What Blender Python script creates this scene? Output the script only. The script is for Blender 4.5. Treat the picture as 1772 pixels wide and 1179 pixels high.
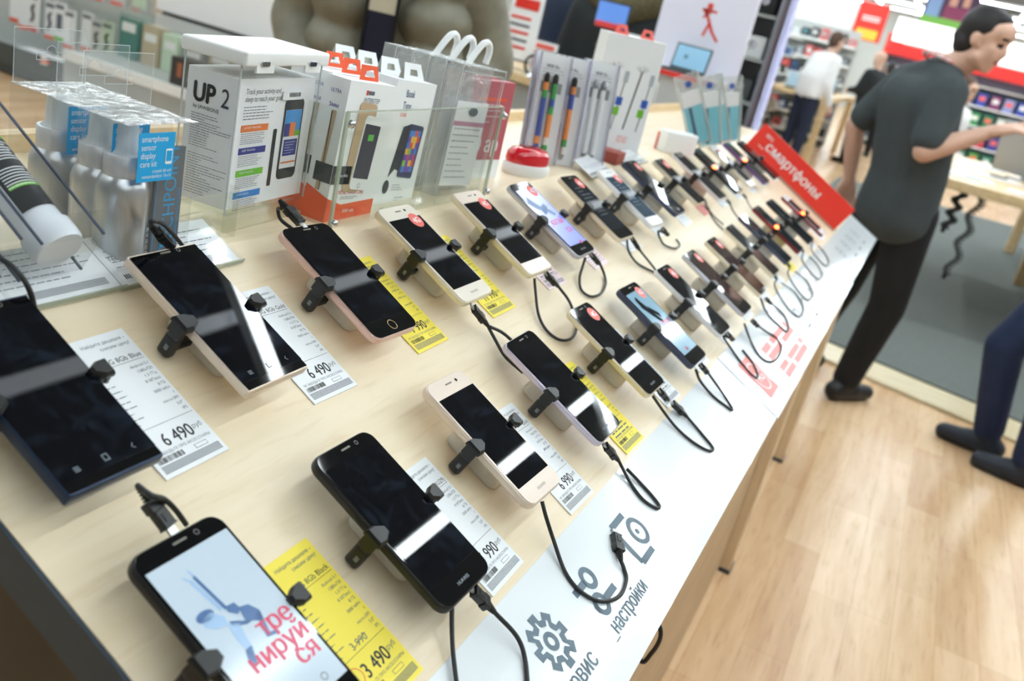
import bpy, math, random
from mathutils import Vector, Matrix, geometry
random.seed(7)
for o in list(bpy.data.objects): bpy.data.objects.remove(o)
S=bpy.context.scene
COL=S.collection
# ------------------------------------------------------------------ camera
F=1593.5; PITCH,ROLL,YAW=.361726,-.241376,-.364015
H=1.38
fw=Vector((math.sin(YAW)*math.cos(PITCH),math.cos(YAW)*math.cos(PITCH),-math.sin(PITCH)))
r0=Vector((math.cos(YAW),-math.sin(YAW),0)); u0=r0.cross(fw)
cr=math.cos(ROLL)*r0-math.sin(ROLL)*u0; cu=math.sin(ROLL)*r0+math.cos(ROLL)*u0
CAM=Vector((0,0,H))
cam=bpy.data.cameras.new('camera'); camo=bpy.data.objects.new('camera',cam); COL.objects.link(camo)
camo.matrix_world=Matrix(((cr.x,cu.x,-fw.x,CAM.x),(cr.y,cu.y,-fw.y,CAM.y),(cr.z,cu.z,-fw.z,CAM.z),(0,0,0,1)))
cam.sensor_width=36; cam.sensor_fit='HORIZONTAL'; cam.lens=F/1772*36; cam.clip_start=.02; cam.clip_end=200
cam.dof.use_dof=True; cam.dof.focus_distance=.86; cam.dof.aperture_fstop=6.3
S.camera=camo
# ------------------------------------------------------------------ world, exposure
W=bpy.data.worlds.new('world'); S.world=W; W.use_nodes=True
W.node_tree.nodes['Background'].inputs[0].default_value=(.75,.82,.88,1); W.node_tree.nodes['Background'].inputs[1].default_value=.35
S.view_settings.view_transform='Standard'; S.view_settings.look='None'; S.view_settings.gamma=1
S.view_settings.exposure=0.17
S.cycles.transparent_max_bounces=40
LAMP=30.0            # radiance of the fluorescent diffusers
CEIL=3.6
LINES_X=(-7.2,-5.2,-3.24,-1.92,-.6,.74,2.05,3.37)  # the two leftmost lines are added to brighten the left side
LINES_Y=tuple(3.02+3.07*k for k in range(11))
# ------------------------------------------------------------------ geometry frame of the sloping table top
TT=.4624696; PD=-.460871; TOFF=.034
V=Vector((math.cos(TT),0,-math.sin(TT))); N=Vector((math.sin(TT),0,math.cos(TT)))
def ray(px,py): return fw+cr*((px-886)/F)-cu*((py-589.5)/F)
def tab(px,py,h=0):
    k=ray(px,py); X=k*((PD-TOFF+h)/k.dot(N)); return (X.dot(V),X.y)
def atz(px,py,z): k=ray(px,py); return CAM+k*((z-H)/k.z)
def aty(px,py,y): k=ray(px,py); return CAM+k*(y/k.y)
def atx(px,py,x): k=ray(px,py); return CAM+k*(x/k.x)
def tp(v,y,h=0): return CAM+V*v+Vector((0,y,0))+N*(PD-TOFF+h)
def TM(v,y,h=0,yaw=0):
    M=Matrix(((0,-V.x,N.x),(1,0,0),(0,-V.z,N.z))).to_4x4()
    M.translation=tp(v,y,h)
    return M@Matrix.Rotation(yaw,4,'Z')
def T(x,y,z): return Matrix.Translation((x,y,z))
def RZ(a): return Matrix.Rotation(a,4,'Z')
def RX(a): return Matrix.Rotation(a,4,'X')
def RY(a): return Matrix.Rotation(a,4,'Y')
def frame(o,xa,ya):
    xa=Vector(xa).normalized(); ya=Vector(ya); za=xa.cross(ya).normalized(); ya=za.cross(xa)
    M=Matrix((xa,ya,za)).transposed().to_4x4(); M.translation=Vector(o); return M
FACEX=lambda o:frame(o,(0,1,0),(0,0,1))      # a plane that faces +x, reading along +y
FACEN=lambda o:frame(o,(1,0,0),(0,0,1))      # a plane that faces -y, reading along +x
# ------------------------------------------------------------------ materials
MC={}
def srgb(c):
    return tuple(((x/255)/12.92 if x/255<=.04045 else ((x/255+.055)/1.055)**2.4) for x in c)
def mat(name,c,rough=.5,metal=0,spec=.5,var=0,scale=20,emit=0,alpha=1,trans=0,coat=0,bump=0,stretch=(1,1,1),ior=1.45,c2=None):
    if name in MC: return MC[name]
    m=bpy.data.materials.new(name); m.use_nodes=True; nt=m.node_tree; b=nt.nodes['Principled BSDF']
    col=srgb(c)+(1,)
    b.inputs['Base Color'].default_value=col; b.inputs['Roughness'].default_value=rough; b.inputs['Metallic'].default_value=metal
    b.inputs['Specular IOR Level'].default_value=spec; b.inputs['IOR'].default_value=ior
    if coat: b.inputs['Coat Weight'].default_value=coat; b.inputs['Coat Roughness'].default_value=.03
    if trans: b.inputs['Transmission Weight'].default_value=trans
    if alpha<1: b.inputs['Alpha'].default_value=alpha
    if emit: b.inputs['Emission Color'].default_value=col; b.inputs['Emission Strength'].default_value=emit
    if var or bump or c2:
        tc=nt.nodes.new('ShaderNodeTexCoord'); mp=nt.nodes.new('ShaderNodeMapping'); mp.inputs['Scale'].default_value=stretch
        nz=nt.nodes.new('ShaderNodeTexNoise'); nz.inputs['Scale'].default_value=scale; nz.inputs['Detail'].default_value=5
        nt.links.new(tc.outputs['Object'],mp.inputs[0]); nt.links.new(mp.outputs[0],nz.inputs['Vector'])
        cr_=nt.nodes.new('ShaderNodeValToRGB')
        d=srgb(c2) if c2 else tuple(x*(1-var) for x in col[:3])
        cr_.color_ramp.elements[0].color=d+(1,); cr_.color_ramp.elements[0].position=.32
        cr_.color_ramp.elements[1].color=col; cr_.color_ramp.elements[1].position=.68
        nt.links.new(nz.outputs['Fac'],cr_.inputs[0]); nt.links.new(cr_.outputs[0],b.inputs['Base Color'])
        if emit: nt.links.new(cr_.outputs[0],b.inputs['Emission Color'])
        if bump:
            bp=nt.nodes.new('ShaderNodeBump'); bp.inputs['Strength'].default_value=bump; bp.inputs['Distance'].default_value=.01
            nt.links.new(nz.outputs['Fac'],bp.inputs['Height']); nt.links.new(bp.outputs[0],b.inputs['Normal'])
    MC[name]=m; return m
def clear(name,c=(235,242,242),refl=.10,rough=.04,tint=.95,crease=0):
    """clear sheet plastic: mostly see-through with a glossy film"""
    if name in MC: return MC[name]
    m=bpy.data.materials.new(name); m.use_nodes=True; nt=m.node_tree; nt.nodes.clear()
    out=nt.nodes.new('ShaderNodeOutputMaterial'); mx=nt.nodes.new('ShaderNodeMixShader')
    tr=nt.nodes.new('ShaderNodeBsdfTransparent'); gl=nt.nodes.new('ShaderNodeBsdfGlossy'); df=nt.nodes.new('ShaderNodeBsdfDiffuse')
    lw=nt.nodes.new('ShaderNodeLayerWeight'); lw.inputs['Blend'].default_value=.5
    tr.inputs[0].default_value=srgb(c)+(1,); gl.inputs[0].default_value=(1,1,1,1); gl.inputs['Roughness'].default_value=rough
    df.inputs[0].default_value=(.85,.9,.9,1)
    m2=nt.nodes.new('ShaderNodeMixShader'); m2.inputs[0].default_value=1-tint
    nt.links.new(tr.outputs[0],m2.inputs[1]); nt.links.new(df.outputs[0],m2.inputs[2])
    pw=nt.nodes.new('ShaderNodeMath'); pw.operation='POWER'; pw.inputs[1].default_value=4.5
    ad=nt.nodes.new('ShaderNodeMath'); ad.operation='MULTIPLY_ADD'; ad.use_clamp=True; ad.inputs[1].default_value=.55; ad.inputs[2].default_value=refl*.4
    nt.links.new(lw.outputs['Facing'],pw.inputs[0]); nt.links.new(pw.outputs[0],ad.inputs[0]); nt.links.new(ad.outputs[0],mx.inputs[0])
    nt.links.new(m2.outputs[0],mx.inputs[1]); nt.links.new(gl.outputs[0],mx.inputs[2]); nt.links.new(mx.outputs[0],out.inputs[0])
    if crease:
        tc=nt.nodes.new('ShaderNodeTexCoord'); nz=nt.nodes.new('ShaderNodeTexNoise'); nz.inputs['Scale'].default_value=35; nz.inputs['Distortion'].default_value=1.5
        bp=nt.nodes.new('ShaderNodeBump'); bp.inputs['Strength'].default_value=crease; bp.inputs['Distance'].default_value=.01
        nt.links.new(tc.outputs['Object'],nz.inputs['Vector']); nt.links.new(nz.outputs['Fac'],bp.inputs['Height'])
        nt.links.new(bp.outputs[0],gl.inputs['Normal'])
    MC[name]=m; return m
def wood(name,a,b,dark,scale=1,rough=.35,planks=None,axis='Y',spec=.4):
    """grain along `axis`; planks=(width,length) adds staggered board tones"""
    if name in MC: return MC[name]
    m=bpy.data.materials.new(name); m.use_nodes=True; nt=m.node_tree; bs=nt.nodes['Principled BSDF']; L=nt.links
    tc=nt.nodes.new('ShaderNodeTexCoord'); mp=nt.nodes.new('ShaderNodeMapping')
    s={'Y':(14,1.1,14),'X':(1.1,14,14),'Z':(14,14,1.1)}[axis]; mp.inputs['Scale'].default_value=tuple(k*scale for k in s)
    L.new(tc.outputs['Object'],mp.inputs[0])
    n1=nt.nodes.new('ShaderNodeTexNoise'); n1.inputs['Scale'].default_value=3; n1.inputs['Detail'].default_value=8; n1.inputs['Distortion'].default_value=.5
    n2=nt.nodes.new('ShaderNodeTexNoise'); n2.inputs['Scale'].default_value=14; n2.inputs['Detail'].default_value=3
    L.new(mp.outputs[0],n1.inputs['Vector']); L.new(mp.outputs[0],n2.inputs['Vector'])
    r=nt.nodes.new('ShaderNodeValToRGB'); e=r.color_ramp.elements; e[0].color=srgb(b)+(1,); e[0].position=.3; e[1].color=srgb(a)+(1,); e[1].position=.62
    L.new(n1.outputs['Fac'],r.inputs[0])
    mxx=nt.nodes.new('ShaderNodeMixRGB'); mxx.blend_type='MULTIPLY'; mxx.inputs[2].default_value=srgb(dark)+(1,)
    r2=nt.nodes.new('ShaderNodeValToRGB'); r2.color_ramp.elements[0].position=.55; r2.color_ramp.elements[1].position=.8; r2.color_ramp.elements[1].color=(.35,.35,.35,1)
    L.new(n2.outputs['Fac'],r2.inputs[0]); L.new(r2.outputs[0],mxx.inputs[0]); L.new(r.outputs[0],mxx.inputs[1])
    last=mxx.outputs[0]
    if planks:
        m2=nt.nodes.new('ShaderNodeMapping')
        if axis=='Y': m2.inputs['Rotation'].default_value=(0,0,math.pi/2)
        L.new(tc.outputs['Object'],m2.inputs[0])
        bt=nt.nodes.new('ShaderNodeTexBrick'); bt.offset=.37; bt.offset_frequency=3; bt.squash=1
        bt.inputs['Scale'].default_value=1; bt.inputs['Brick Width'].default_value=planks[1]; bt.inputs['Row Height'].default_value=planks[0]
        bt.inputs['Mortar Size'].default_value=.0009; bt.inputs['Mortar Smooth'].default_value=.3; bt.inputs['Bias'].default_value=0
        bt.inputs['Color1'].default_value=(1.0,.97,.93,1); bt.inputs['Color2'].default_value=(.83,.74,.64,1); bt.inputs['Mortar'].default_value=(.7,.58,.46,1)
        L.new(m2.outputs[0],bt.inputs['Vector'])
        m3=nt.nodes.new('ShaderNodeMixRGB'); m3.blend_type='MULTIPLY'; m3.inputs[0].default_value=1
        L.new(last,m3.inputs[1]); L.new(bt.outputs['Color'],m3.inputs[2]); last=m3.outputs[0]
    L.new(last,bs.inputs['Base Color']); bs.inputs['Roughness'].default_value=rough; bs.inputs['Specular IOR Level'].default_value=spec
    MC[name]=m; return m
# ------------------------------------------------------------------ mesh collector
_glyph={}
def text_geo(s,bold=0):
    if s in _glyph: return _glyph[s]
    c=bpy.data.curves.new('t','FONT'); c.body=s; c.size=1; c.resolution_u=3; c.fill_mode='NONE'
    o=bpy.data.objects.new('t',c); COL.objects.link(o)
    me=bpy.data.meshes.new_from_object(o.evaluated_get(bpy.context.evaluated_depsgraph_get()))
    P=[v.co.to_2d() for v in me.vertices]; nx={}
    for e in me.edges:
        p,q=e.vertices; nx.setdefault(p,[]).append(q); nx.setdefault(q,[]).append(p)
    bpy.data.meshes.remove(me); bpy.data.objects.remove(o); bpy.data.curves.remove(c)
    loops=[]; seen=set()
    for i in range(len(P)):
        if i in seen or i not in nx: continue
        L=[i]; seen.add(i); cur=i
        while True:
            cand=[k for k in nx[cur] if k not in seen]
            if not cand: break
            cur=min(cand,key=lambda q:abs(q-cur-1)); L.append(cur); seen.add(cur)
        loops.append(L)
    # triangulate glyph by glyph cluster, keep what has a non-zero winding number
    vs=[]; fs=[]
    boxes=[(min(P[i].x for i in L),max(P[i].x for i in L),L) for L in loops]; boxes.sort(key=lambda t:t[0]); groups=[]
    for x0,x1,L in boxes:
        if groups and x0<groups[-1][0]-1e-4: groups[-1][0]=max(groups[-1][0],x1); groups[-1][1].append(L)
        else: groups.append([x1,[L]])
    for _,LL in groups:
        idx={}; Q=[]
        for L in LL:
            for i in L: idx[i]=len(Q); Q.append(P[i])
        D=[(idx[L[k]],idx[L[(k+1)%len(L)]]) for L in LL for k in range(len(L))]
        r=geometry.delaunay_2d_cdt(Q,D,[],1,1e-6,False); n0=len(vs); vs+=[v.to_3d() for v in r[0]]
        for f in r[2]:
            q=sum((r[0][i] for i in f),Vector((0,0)))/len(f); w=0
            for p1,p2 in D:
                p1=Q[p1]; p2=Q[p2]
                if (p1.y<=q.y)!=(p2.y<=q.y) and p1.x+(q.y-p1.y)/(p2.y-p1.y)*(p2.x-p1.x)>q.x: w+=1 if p2.y>p1.y else -1
            if w: fs.append(tuple(n0+i for i in f))
    x0=min((v.x for v in vs),default=0); x1=max((v.x for v in vs),default=0)
    _glyph[s]=(vs,fs,x0,x1); return _glyph[s]
class MB:
    def __init__(s,M=None): s.v=[];s.f=[];s.mi=[];s.sm=[];s.mats=[];s.M=M or Matrix()
    def m(s,mat):
        if mat not in s.mats: s.mats.append(mat)
        return s.mats.index(mat)
    def add(s,vs,fs,mat,smooth=False,M=None):
        A=s.M@M if M is not None else s.M
        n=len(s.v); s.v+=[A@Vector(v) for v in vs]; i=s.m(mat)
        for f in fs: s.f.append(tuple(n+k for k in f)); s.mi.append(i); s.sm.append(smooth)
        return s
    def rings(s,R,mat,smooth=True,cap=True,closed=False,M=None):
        n=len(R[0]); vs=[v for r in R for v in r]; fs=[]
        m=len(R)
        for j in range(m if closed else m-1):
            for i in range(n):
                a=j*n+i; b=j*n+(i+1)%n; c=((j+1)%m)*n+(i+1)%n; d=((j+1)%m)*n+i
                fs.append((a,b,c,d))
        s.add(vs,fs,mat,smooth,M)
        if cap and not closed:
            s.add(R[0],[tuple(range(n))[::-1]],mat,False,M); s.add(R[-1],[tuple(range(n))],mat,False,M)
        return s
    def box(s,c,d,mat,M=None,bev=0):
        x,y,z=[k/2 for k in d]; cx,cy,cz=c
        if bev: return s.slab(d[0],d[1],d[2],bev,mat,T(cx,cy,cz-z) if M is None else M@T(cx,cy,cz-z),edge=bev*.6)
        vs=[(cx+a*x,cy+b*y,cz+e*z) for a in (-1,1) for b in (-1,1) for e in (-1,1)]
        return s.add(vs,[(0,1,3,2),(4,6,7,5),(0,4,5,1),(2,3,7,6),(0,2,6,4),(1,5,7,3)],mat,False,M)
    def slab(s,w,l,t,r,mat,M=None,edge=.001,seg=5,es=3,smooth=True):
        """rounded rectangle w x l, thickness t from z=0, corner radius r, rounded rim"""
        def out(ins,z):
            rr=max(r-ins,.0001); p=[]
            for k,(sx,sy) in enumerate(((1,1),(-1,1),(-1,-1),(1,-1))):
                for i in range(seg+1):
                    a=math.pi/2*(k+i/seg); p.append((sx*(w/2-r)+rr*math.cos(a),sy*(l/2-r)+rr*math.sin(a),z))
            return p
        edge=min(edge,t/2-1e-5,r*.95); R=[]
        for i in range(es+1):
            a=math.pi/2*i/es; R.append(out(edge*(1-math.sin(a)),edge*(1-math.cos(a))))
        for i in range(es+1):
            a=math.pi/2*i/es; R.append(out(edge*(1-math.cos(a)),t-edge+edge*math.sin(a)))
        return s.rings(R,mat,smooth,True,False,M)
    def quad(s,w,l,mat,M=None,c=(0,0,0)):
        x,y,z=c; return s.add([(x-w/2,y-l/2,z),(x+w/2,y-l/2,z),(x+w/2,y+l/2,z),(x-w/2,y+l/2,z)],[(0,1,2,3)],mat,False,M)
    def poly(s,pts,z,mat,M=None,th=0):
        n=len(pts)
        if not th: return s.add([(p[0],p[1],z) for p in pts],[tuple(range(n))],mat,False,M)
        vs=[(p[0],p[1],z) for p in pts]+[(p[0],p[1],z+th) for p in pts]
        return s.add(vs,[tuple(range(n))[::-1],tuple(range(n,2*n))]+[(i,(i+1)%n,n+(i+1)%n,n+i) for i in range(n)],mat,False,M)
    def disc(s,r,mat,M=None,c=(0,0,0),n=24,ri=0,ry=None):
        ry=ry or r
        P=[(c[0]+r*math.cos(2*math.pi*i/n),c[1]+ry*math.sin(2*math.pi*i/n),c[2]) for i in range(n)]
        if not ri: return s.add(P,[tuple(range(n))],mat,False,M)
        Q=[(c[0]+(r-ri)*math.cos(2*math.pi*i/n),c[1]+(ry-ri)*math.sin(2*math.pi*i/n),c[2]) for i in range(n)]
        return s.add(P+Q,[(i,(i+1)%n,n+(i+1)%n,n+i) for i in range(n)],mat,False,M)
    def lathe(s,prof,mat,M=None,n=24,smooth=True,sx=1,sy=1):
        R=[[(r*sx*math.cos(2*math.pi*i/n),r*sy*math.sin(2*math.pi*i/n),z) for i in range(n)] for r,z in prof]
        return s.rings(R,mat,smooth,True,False,M)
    def tube(s,pts,r,mat,n=8,M=None,smooth=True,closed=False):
        P=[Vector(p) for p in pts]; R=[]; m=len(P)
        rr=r if isinstance(r,(list,tuple)) else [r]*m
        up=None
        for i in range(m):
            t=(P[min(i+1,m-1)]-P[max(i-1,0)])
            if t.length<1e-9: t=Vector((0,0,1))
            t.normalize()
            if up is None: up=t.orthogonal().normalized()
            up=(up-t*up.dot(t)); up=up.normalized() if up.length>1e-6 else t.orthogonal().normalized()
            sd=t.cross(up)
            R.append([P[i]+(up*math.cos(2*math.pi*k/n)+sd*math.sin(2*math.pi*k/n))*rr[i] for k in range(n)])
        return s.rings(R,mat,smooth,True,False,M)
    def bar(s,a,b,w,mat,M=None,z=0):
        """flat printed stroke from a to b, width w"""
        a=Vector((a[0],a[1],z)); b=Vector((b[0],b[1],z)); d=(b-a).normalized(); p=Vector((-d.y,d.x,0))*w/2
        return s.add([a-p,b-p,b+p,a+p],[(0,1,2,3)],mat,False,M)
    def text(s,txt,x,y,size,mat,M=None,z=0,sx=1,bold=0,align='l',rot=0,shear=0):
        if bold:
            for q in (-1,0,1): s.text(txt,x+q*bold*size*math.cos(rot),y+q*bold*size*math.sin(rot),size,mat,M,z+q*2e-5,sx,0,align,rot,shear)
            return s
        vs,fs,x0,x1=text_geo(txt,bold)
        off={'l':0,'c':-(x0+x1)/2,'r':-x1}[align]
        A=T(x,y,z)@RZ(rot)
        if M is not None: A=M@A
        return s.add([((v.x+off+shear*v.y)*size*sx,v.y*size,0) for v in vs],fs,mat,False,A)
    def lines(s,x0,x1,y0,y1,n,mat,M=None,z=0,w=.0006,rnd=None,fill=(.5,1),words=True):
        """small print too fine to read: rows of short dashes"""
        rg=random.Random(rnd if rnd is not None else n*97+int(abs(y0)*1e5))
        for i in range(n):
            y=y0+(y1-y0)*(i/max(n-1,1)); e=x0+(x1-x0)*rg.uniform(*fill); x=x0
            while x<e:
                l=rg.uniform(2.5,8)*w*1.3 if words else (e-x0)
                s.bar((x,y),(min(x+l,e),y),w,mat,M,z); x+=l+w*1.4
        return s
    def barcode(s,x,y,w,h,mat,M=None,z=0,rnd=1):
        rg=random.Random(rnd); t=0
        while t<w:
            a=rg.choice((.012,.02,.034))*w; s.add([(x+t,y,z),(x+min(t+a,w),y,z),(x+min(t+a,w),y+h,z),(x+t,y+h,z)],[(0,1,2,3)],mat,False,M)
            t+=a+rg.choice((.012,.02,.03))*w
        return s
    def build(s,name,parent=None,mats=None):
        me=bpy.data.meshes.new(name); me.from_pydata([tuple(v) for v in s.v],[],s.f)
        for m in s.mats: me.materials.append(m)
        me.polygons.foreach_set('material_index',s.mi); me.polygons.foreach_set('use_smooth',s.sm); me.update()
        o=bpy.data.objects.new(name,me); COL.objects.link(o)
        if parent: o.parent=parent
        return o
def tag(o,label=None,cat=None,group=None,kind=None):
    if label: o['label']=label
    if cat: o['category']=cat
    if group: o['group']=group
    if kind: o['kind']=kind
    return o
def thing(name,M,label,cat,group=None):
    o=bpy.data.objects.new(name,None); COL.objects.link(o); o.empty_display_size=.02
    o.matrix_world=M; return tag(o,label,cat,group)
def struct(name,mb): return tag(mb.build(name),kind='structure')
def solid(name,mb,M,label,cat,group=None):
    o=mb.build(name); o.matrix_world=M; return tag(o,label,cat,group)
def copy_thing(root,M,label,group=None):
    r=root.copy(); COL.objects.link(r); r.matrix_world=M; r['label']=label
    if group: r['group']=group
    for ch in list(root.children):
        c=ch.copy(); COL.objects.link(c); c.parent=r
        for g in list(ch.children):
            d=g.copy(); COL.objects.link(d); d.parent=c
    return r
# ------------------------------------------------------------------ shared materials
WHITE=mat('white_plastic',(238,240,238),.35); PAPER=mat('white_card',(240,243,244),.6)
BLACKP=mat('black_plastic',(26,27,26),.38); INK=mat('black_ink',(40,42,46),.6); GREYINK=mat('grey_ink',(96,104,112),.6)
BLUEINK=mat('blue_grey_ink',(92,112,124),.5); RED=mat('red_print',(226,52,40),.45); YELLOW=mat('yellow_card',(246,226,84),.55)
CREAM=mat('cream_plastic',(232,228,218),.45); CLEAR=clear('clear_plastic',(253,253,253),.035,.04,.992); ACRYL=clear('acrylic_sheet',(251,252,250),.05,.02,.992)
CRINK=clear('creased_film',(250,250,250),.3,.10,.80,crease=.6); ACREDGE=mat('acrylic_edge',(186,196,176),.2,alpha=.6)
CHROME=mat('chrome',(214,216,220),.12,1); STEEL=mat('brushed_steel',(150,152,156),.35,.9)
MAPLE=wood('maple_laminate',(238,222,192),(230,211,177),(226,204,168),1.0,.30)
OAK=wood('oak_furniture',(222,196,152),(204,174,128),(180,140,100),.8,.4)
CORAL=mat('coral_print',(238,110,98),.45)
# ------------------------------------------------------------------ ceiling lamps (their light is the light of the scene)
TUBE=mat('lamp_diffuser',(240,250,255),.5,emit=LAMP); TUBED=mat('lamp_diffuser_dim',(232,244,255),.5,emit=LAMP*.06); LWH=mat('lamp_housing',(225,228,228),.4)
CEILM=mat('ceiling_grey',(96,100,100),.8,var=.2,scale=2)
def lamp_line(a,b,label,tube=None):
    a=Vector(a);b=Vector(b); d=b-a; L=d.length; M=frame((a+b)/2,d,Vector((0,0,1)).cross(d))
    t=thing('linear_ceiling_lamp',M,label,'ceiling lamp','fluorescent lamp lines under the ceiling')
    m=MB(); m.box((0,0,.035),(L,.075,.05),LWH); m.build('housing',t)
    m=MB(); m.box((0,0,0),(L-.02,.055,.02),tube or TUBE); m.build('diffuser',t)
for k,x in enumerate(LINES_X):
    lamp_line((x,-2.5,CEIL-.16),(x,34,CEIL-.16),'long fluorescent lamp line running down the aisle, %s'%('outermost added line by the left wall','second added line from the left wall','third from the left wall','fourth from the left wall','above the phone stand, left of its centre','above the front edge of the phone stand','above the customer aisle','furthest right')[k],TUBED if k==4 else None)
for k,y in enumerate(LINES_Y):
    lamp_line((-3.9,y,CEIL-.24),(5.2,y,CEIL-.24),'fluorescent lamp line crossing the aisle, %s from the near end of the hall'%('first','second','third','fourth','fifth','sixth','seventh','eighth','ninth','tenth','eleventh')[k])
# ------------------------------------------------------------------ room shell
FLOORM=wood('oak_laminate_floor',(232,202,164),(216,182,142),(176,126,84),.55,.27,planks=(.115,.62),spec=.5)
m=MB(); m.box((0,14,-.05),(20,44,.1),FLOORM); struct('floor',m)
m=MB(); m.box((0,14,CEIL+.4),(20,44,.1),CEILM); struct('ceiling',m)
WALLM=mat('white_wall',(222,228,226),.7,var=.03,scale=2)
m=MB(); m.box((0,36.05,1.9),(20,.1,3.9),WALLM); struct('wall_far',m)
m=MB(); m.box((-10.05,14,1.9),(.1,44,3.9),WALLM); struct('wall_left',m)
m=MB(); m.box((10.05,14,1.9),(.1,44,3.9),WALLM); struct('wall_right',m)
m=MB(); m.box((0,-8.05,1.9),(20,.1,3.9),WALLM); struct('wall_near',m)
# partition beside the far aisle, with its posters
PX=-3.95
m=MB(); m.box((PX,24.4,1.78),(.12,23,3.56),WALLM); struct('wall_partition',m)
# grey carpet with a pale threshold strip
CARPET=mat('grey_carpet',(112,117,112),.95,var=.22,scale=160,c2=(88,94,90),bump=.1)
A=atz(1437,614,0); B=atz(1772,757,0); dx=(B-A); sl=math.atan2(dx.y,dx.x)
m=MB(); c=A+dx*.5+Vector((0,.1,0))
x0=-1.0; ya=A.y+.18+(x0-A.x)*math.tan(sl); x1=9.8; yb=A.y+.18+(x1-A.x)*math.tan(sl)
m.poly([(x0,ya),(x1,yb),(x1,13),(x0,13)],.002,CARPET,th=.008); struct('floor_carpet',m)
THR=wood('threshold_wood',(226,212,178),(206,190,154),(190,170,130),1,.25,axis='X')
m=MB(T(A.x,A.y,0)@RZ(sl)); m.box((5,0,.008),(12.4,.3,.016),THR); m.box((5,.155,.012),(12.4,.02,.022),mat('dark_trim_rubber',(62,70,66),.6)); struct('trim_1',m)
# ------------------------------------------------------------------ the sloping phone stand
YN,YF=.318,3.34; VB,VF=-.365,.163
EDGE=mat('dark_edge_band',(48,62,72),.45,var=.1,scale=40)
SHADEW=wood('brown_laminate_panel',(196,168,130),(180,150,112),(150,120,84),.8,.5,axis='Y')
desk=thing('display_table',T(-.35,1.8,0),'long sloping maple display table that carries both rows of phones','display table')
def D(m): m.M=T(.35,-1.8,0); return m
def slabv(m,v0,v1,y0,y1,t,mt,h=0):
    P=[tp(v,y,h+k) for k in (0,-t) for v,y in ((v0,y0),(v1,y0),(v1,y1),(v0,y1))]
    return m.add(P,[(3,2,1,0),(4,5,6,7),(0,1,5,4),(1,2,6,5),(2,3,7,6),(3,0,4,7)],mt)
m=D(MB()); slabv(m,VB,VF,YN,YF,.022,MAPLE); m.build('sloping_top',desk)
m=D(MB()); slabv(m,VB-.012,VF,YN-.003,YN,.034,EDGE,-.001); m.build('near_edge_band',desk)
LE=tp(VB,0,0); LZ=LE.z; LX=LE.x
m=D(MB()); m.box((LX-.15,(YN+YF)/2,LZ-.011),(.30,YF-YN,.022),MAPLE); m.build('rear_shelf',desk)
m=D(MB()); m.box((LX-.31,(YN+YF)/2,LZ-.005),(.02,YF-YN,.05),OAK); m.build('rear_lip',desk)
FE=tp(VF,0,0)
m=D(MB()); m.box((FE.x-.045,(YN+YF)/2,FE.z-.068),(.02,YF-YN-.04,.075),OAK); m.build('front_apron',desk)
m=D(MB()); m.box((-.140,(YN+.05+2.36)/2,.41),(.018,2.36-YN-.05,.78),SHADEW); m.build('front_panel',desk)
m=D(MB()); m.poly([(-.45,0),(-.175,0),(-.175,.872),(-.45,1.008)],0,mat('floor_shade_brown',(70,63,50),.6,var=.1,scale=6),M=Matrix.Translation((0,YN+.05,0))@RX(math.pi/2),th=.018); m.build('floor_shade_panel',desk)  # dark panel put in for the shaded floor below the table end
for (x,y) in ((-.128,2.40),(-.128,YF-.05),(-.80,YF-.05),(-.80,YN+.6),(-.80,2.40)):
    m=D(MB()); top=.785 if x>-.5 else 1.05; m.box((x,y,top/2),(.05,.06,top),wood('pale_leg_wood',(236,214,180),(226,202,164),(210,180,140),.8,.4,axis='Z'),bev=.003); m.box((x,y,.006),(.056,.066,.012),EDGE); m.build('leg',desk)
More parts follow.
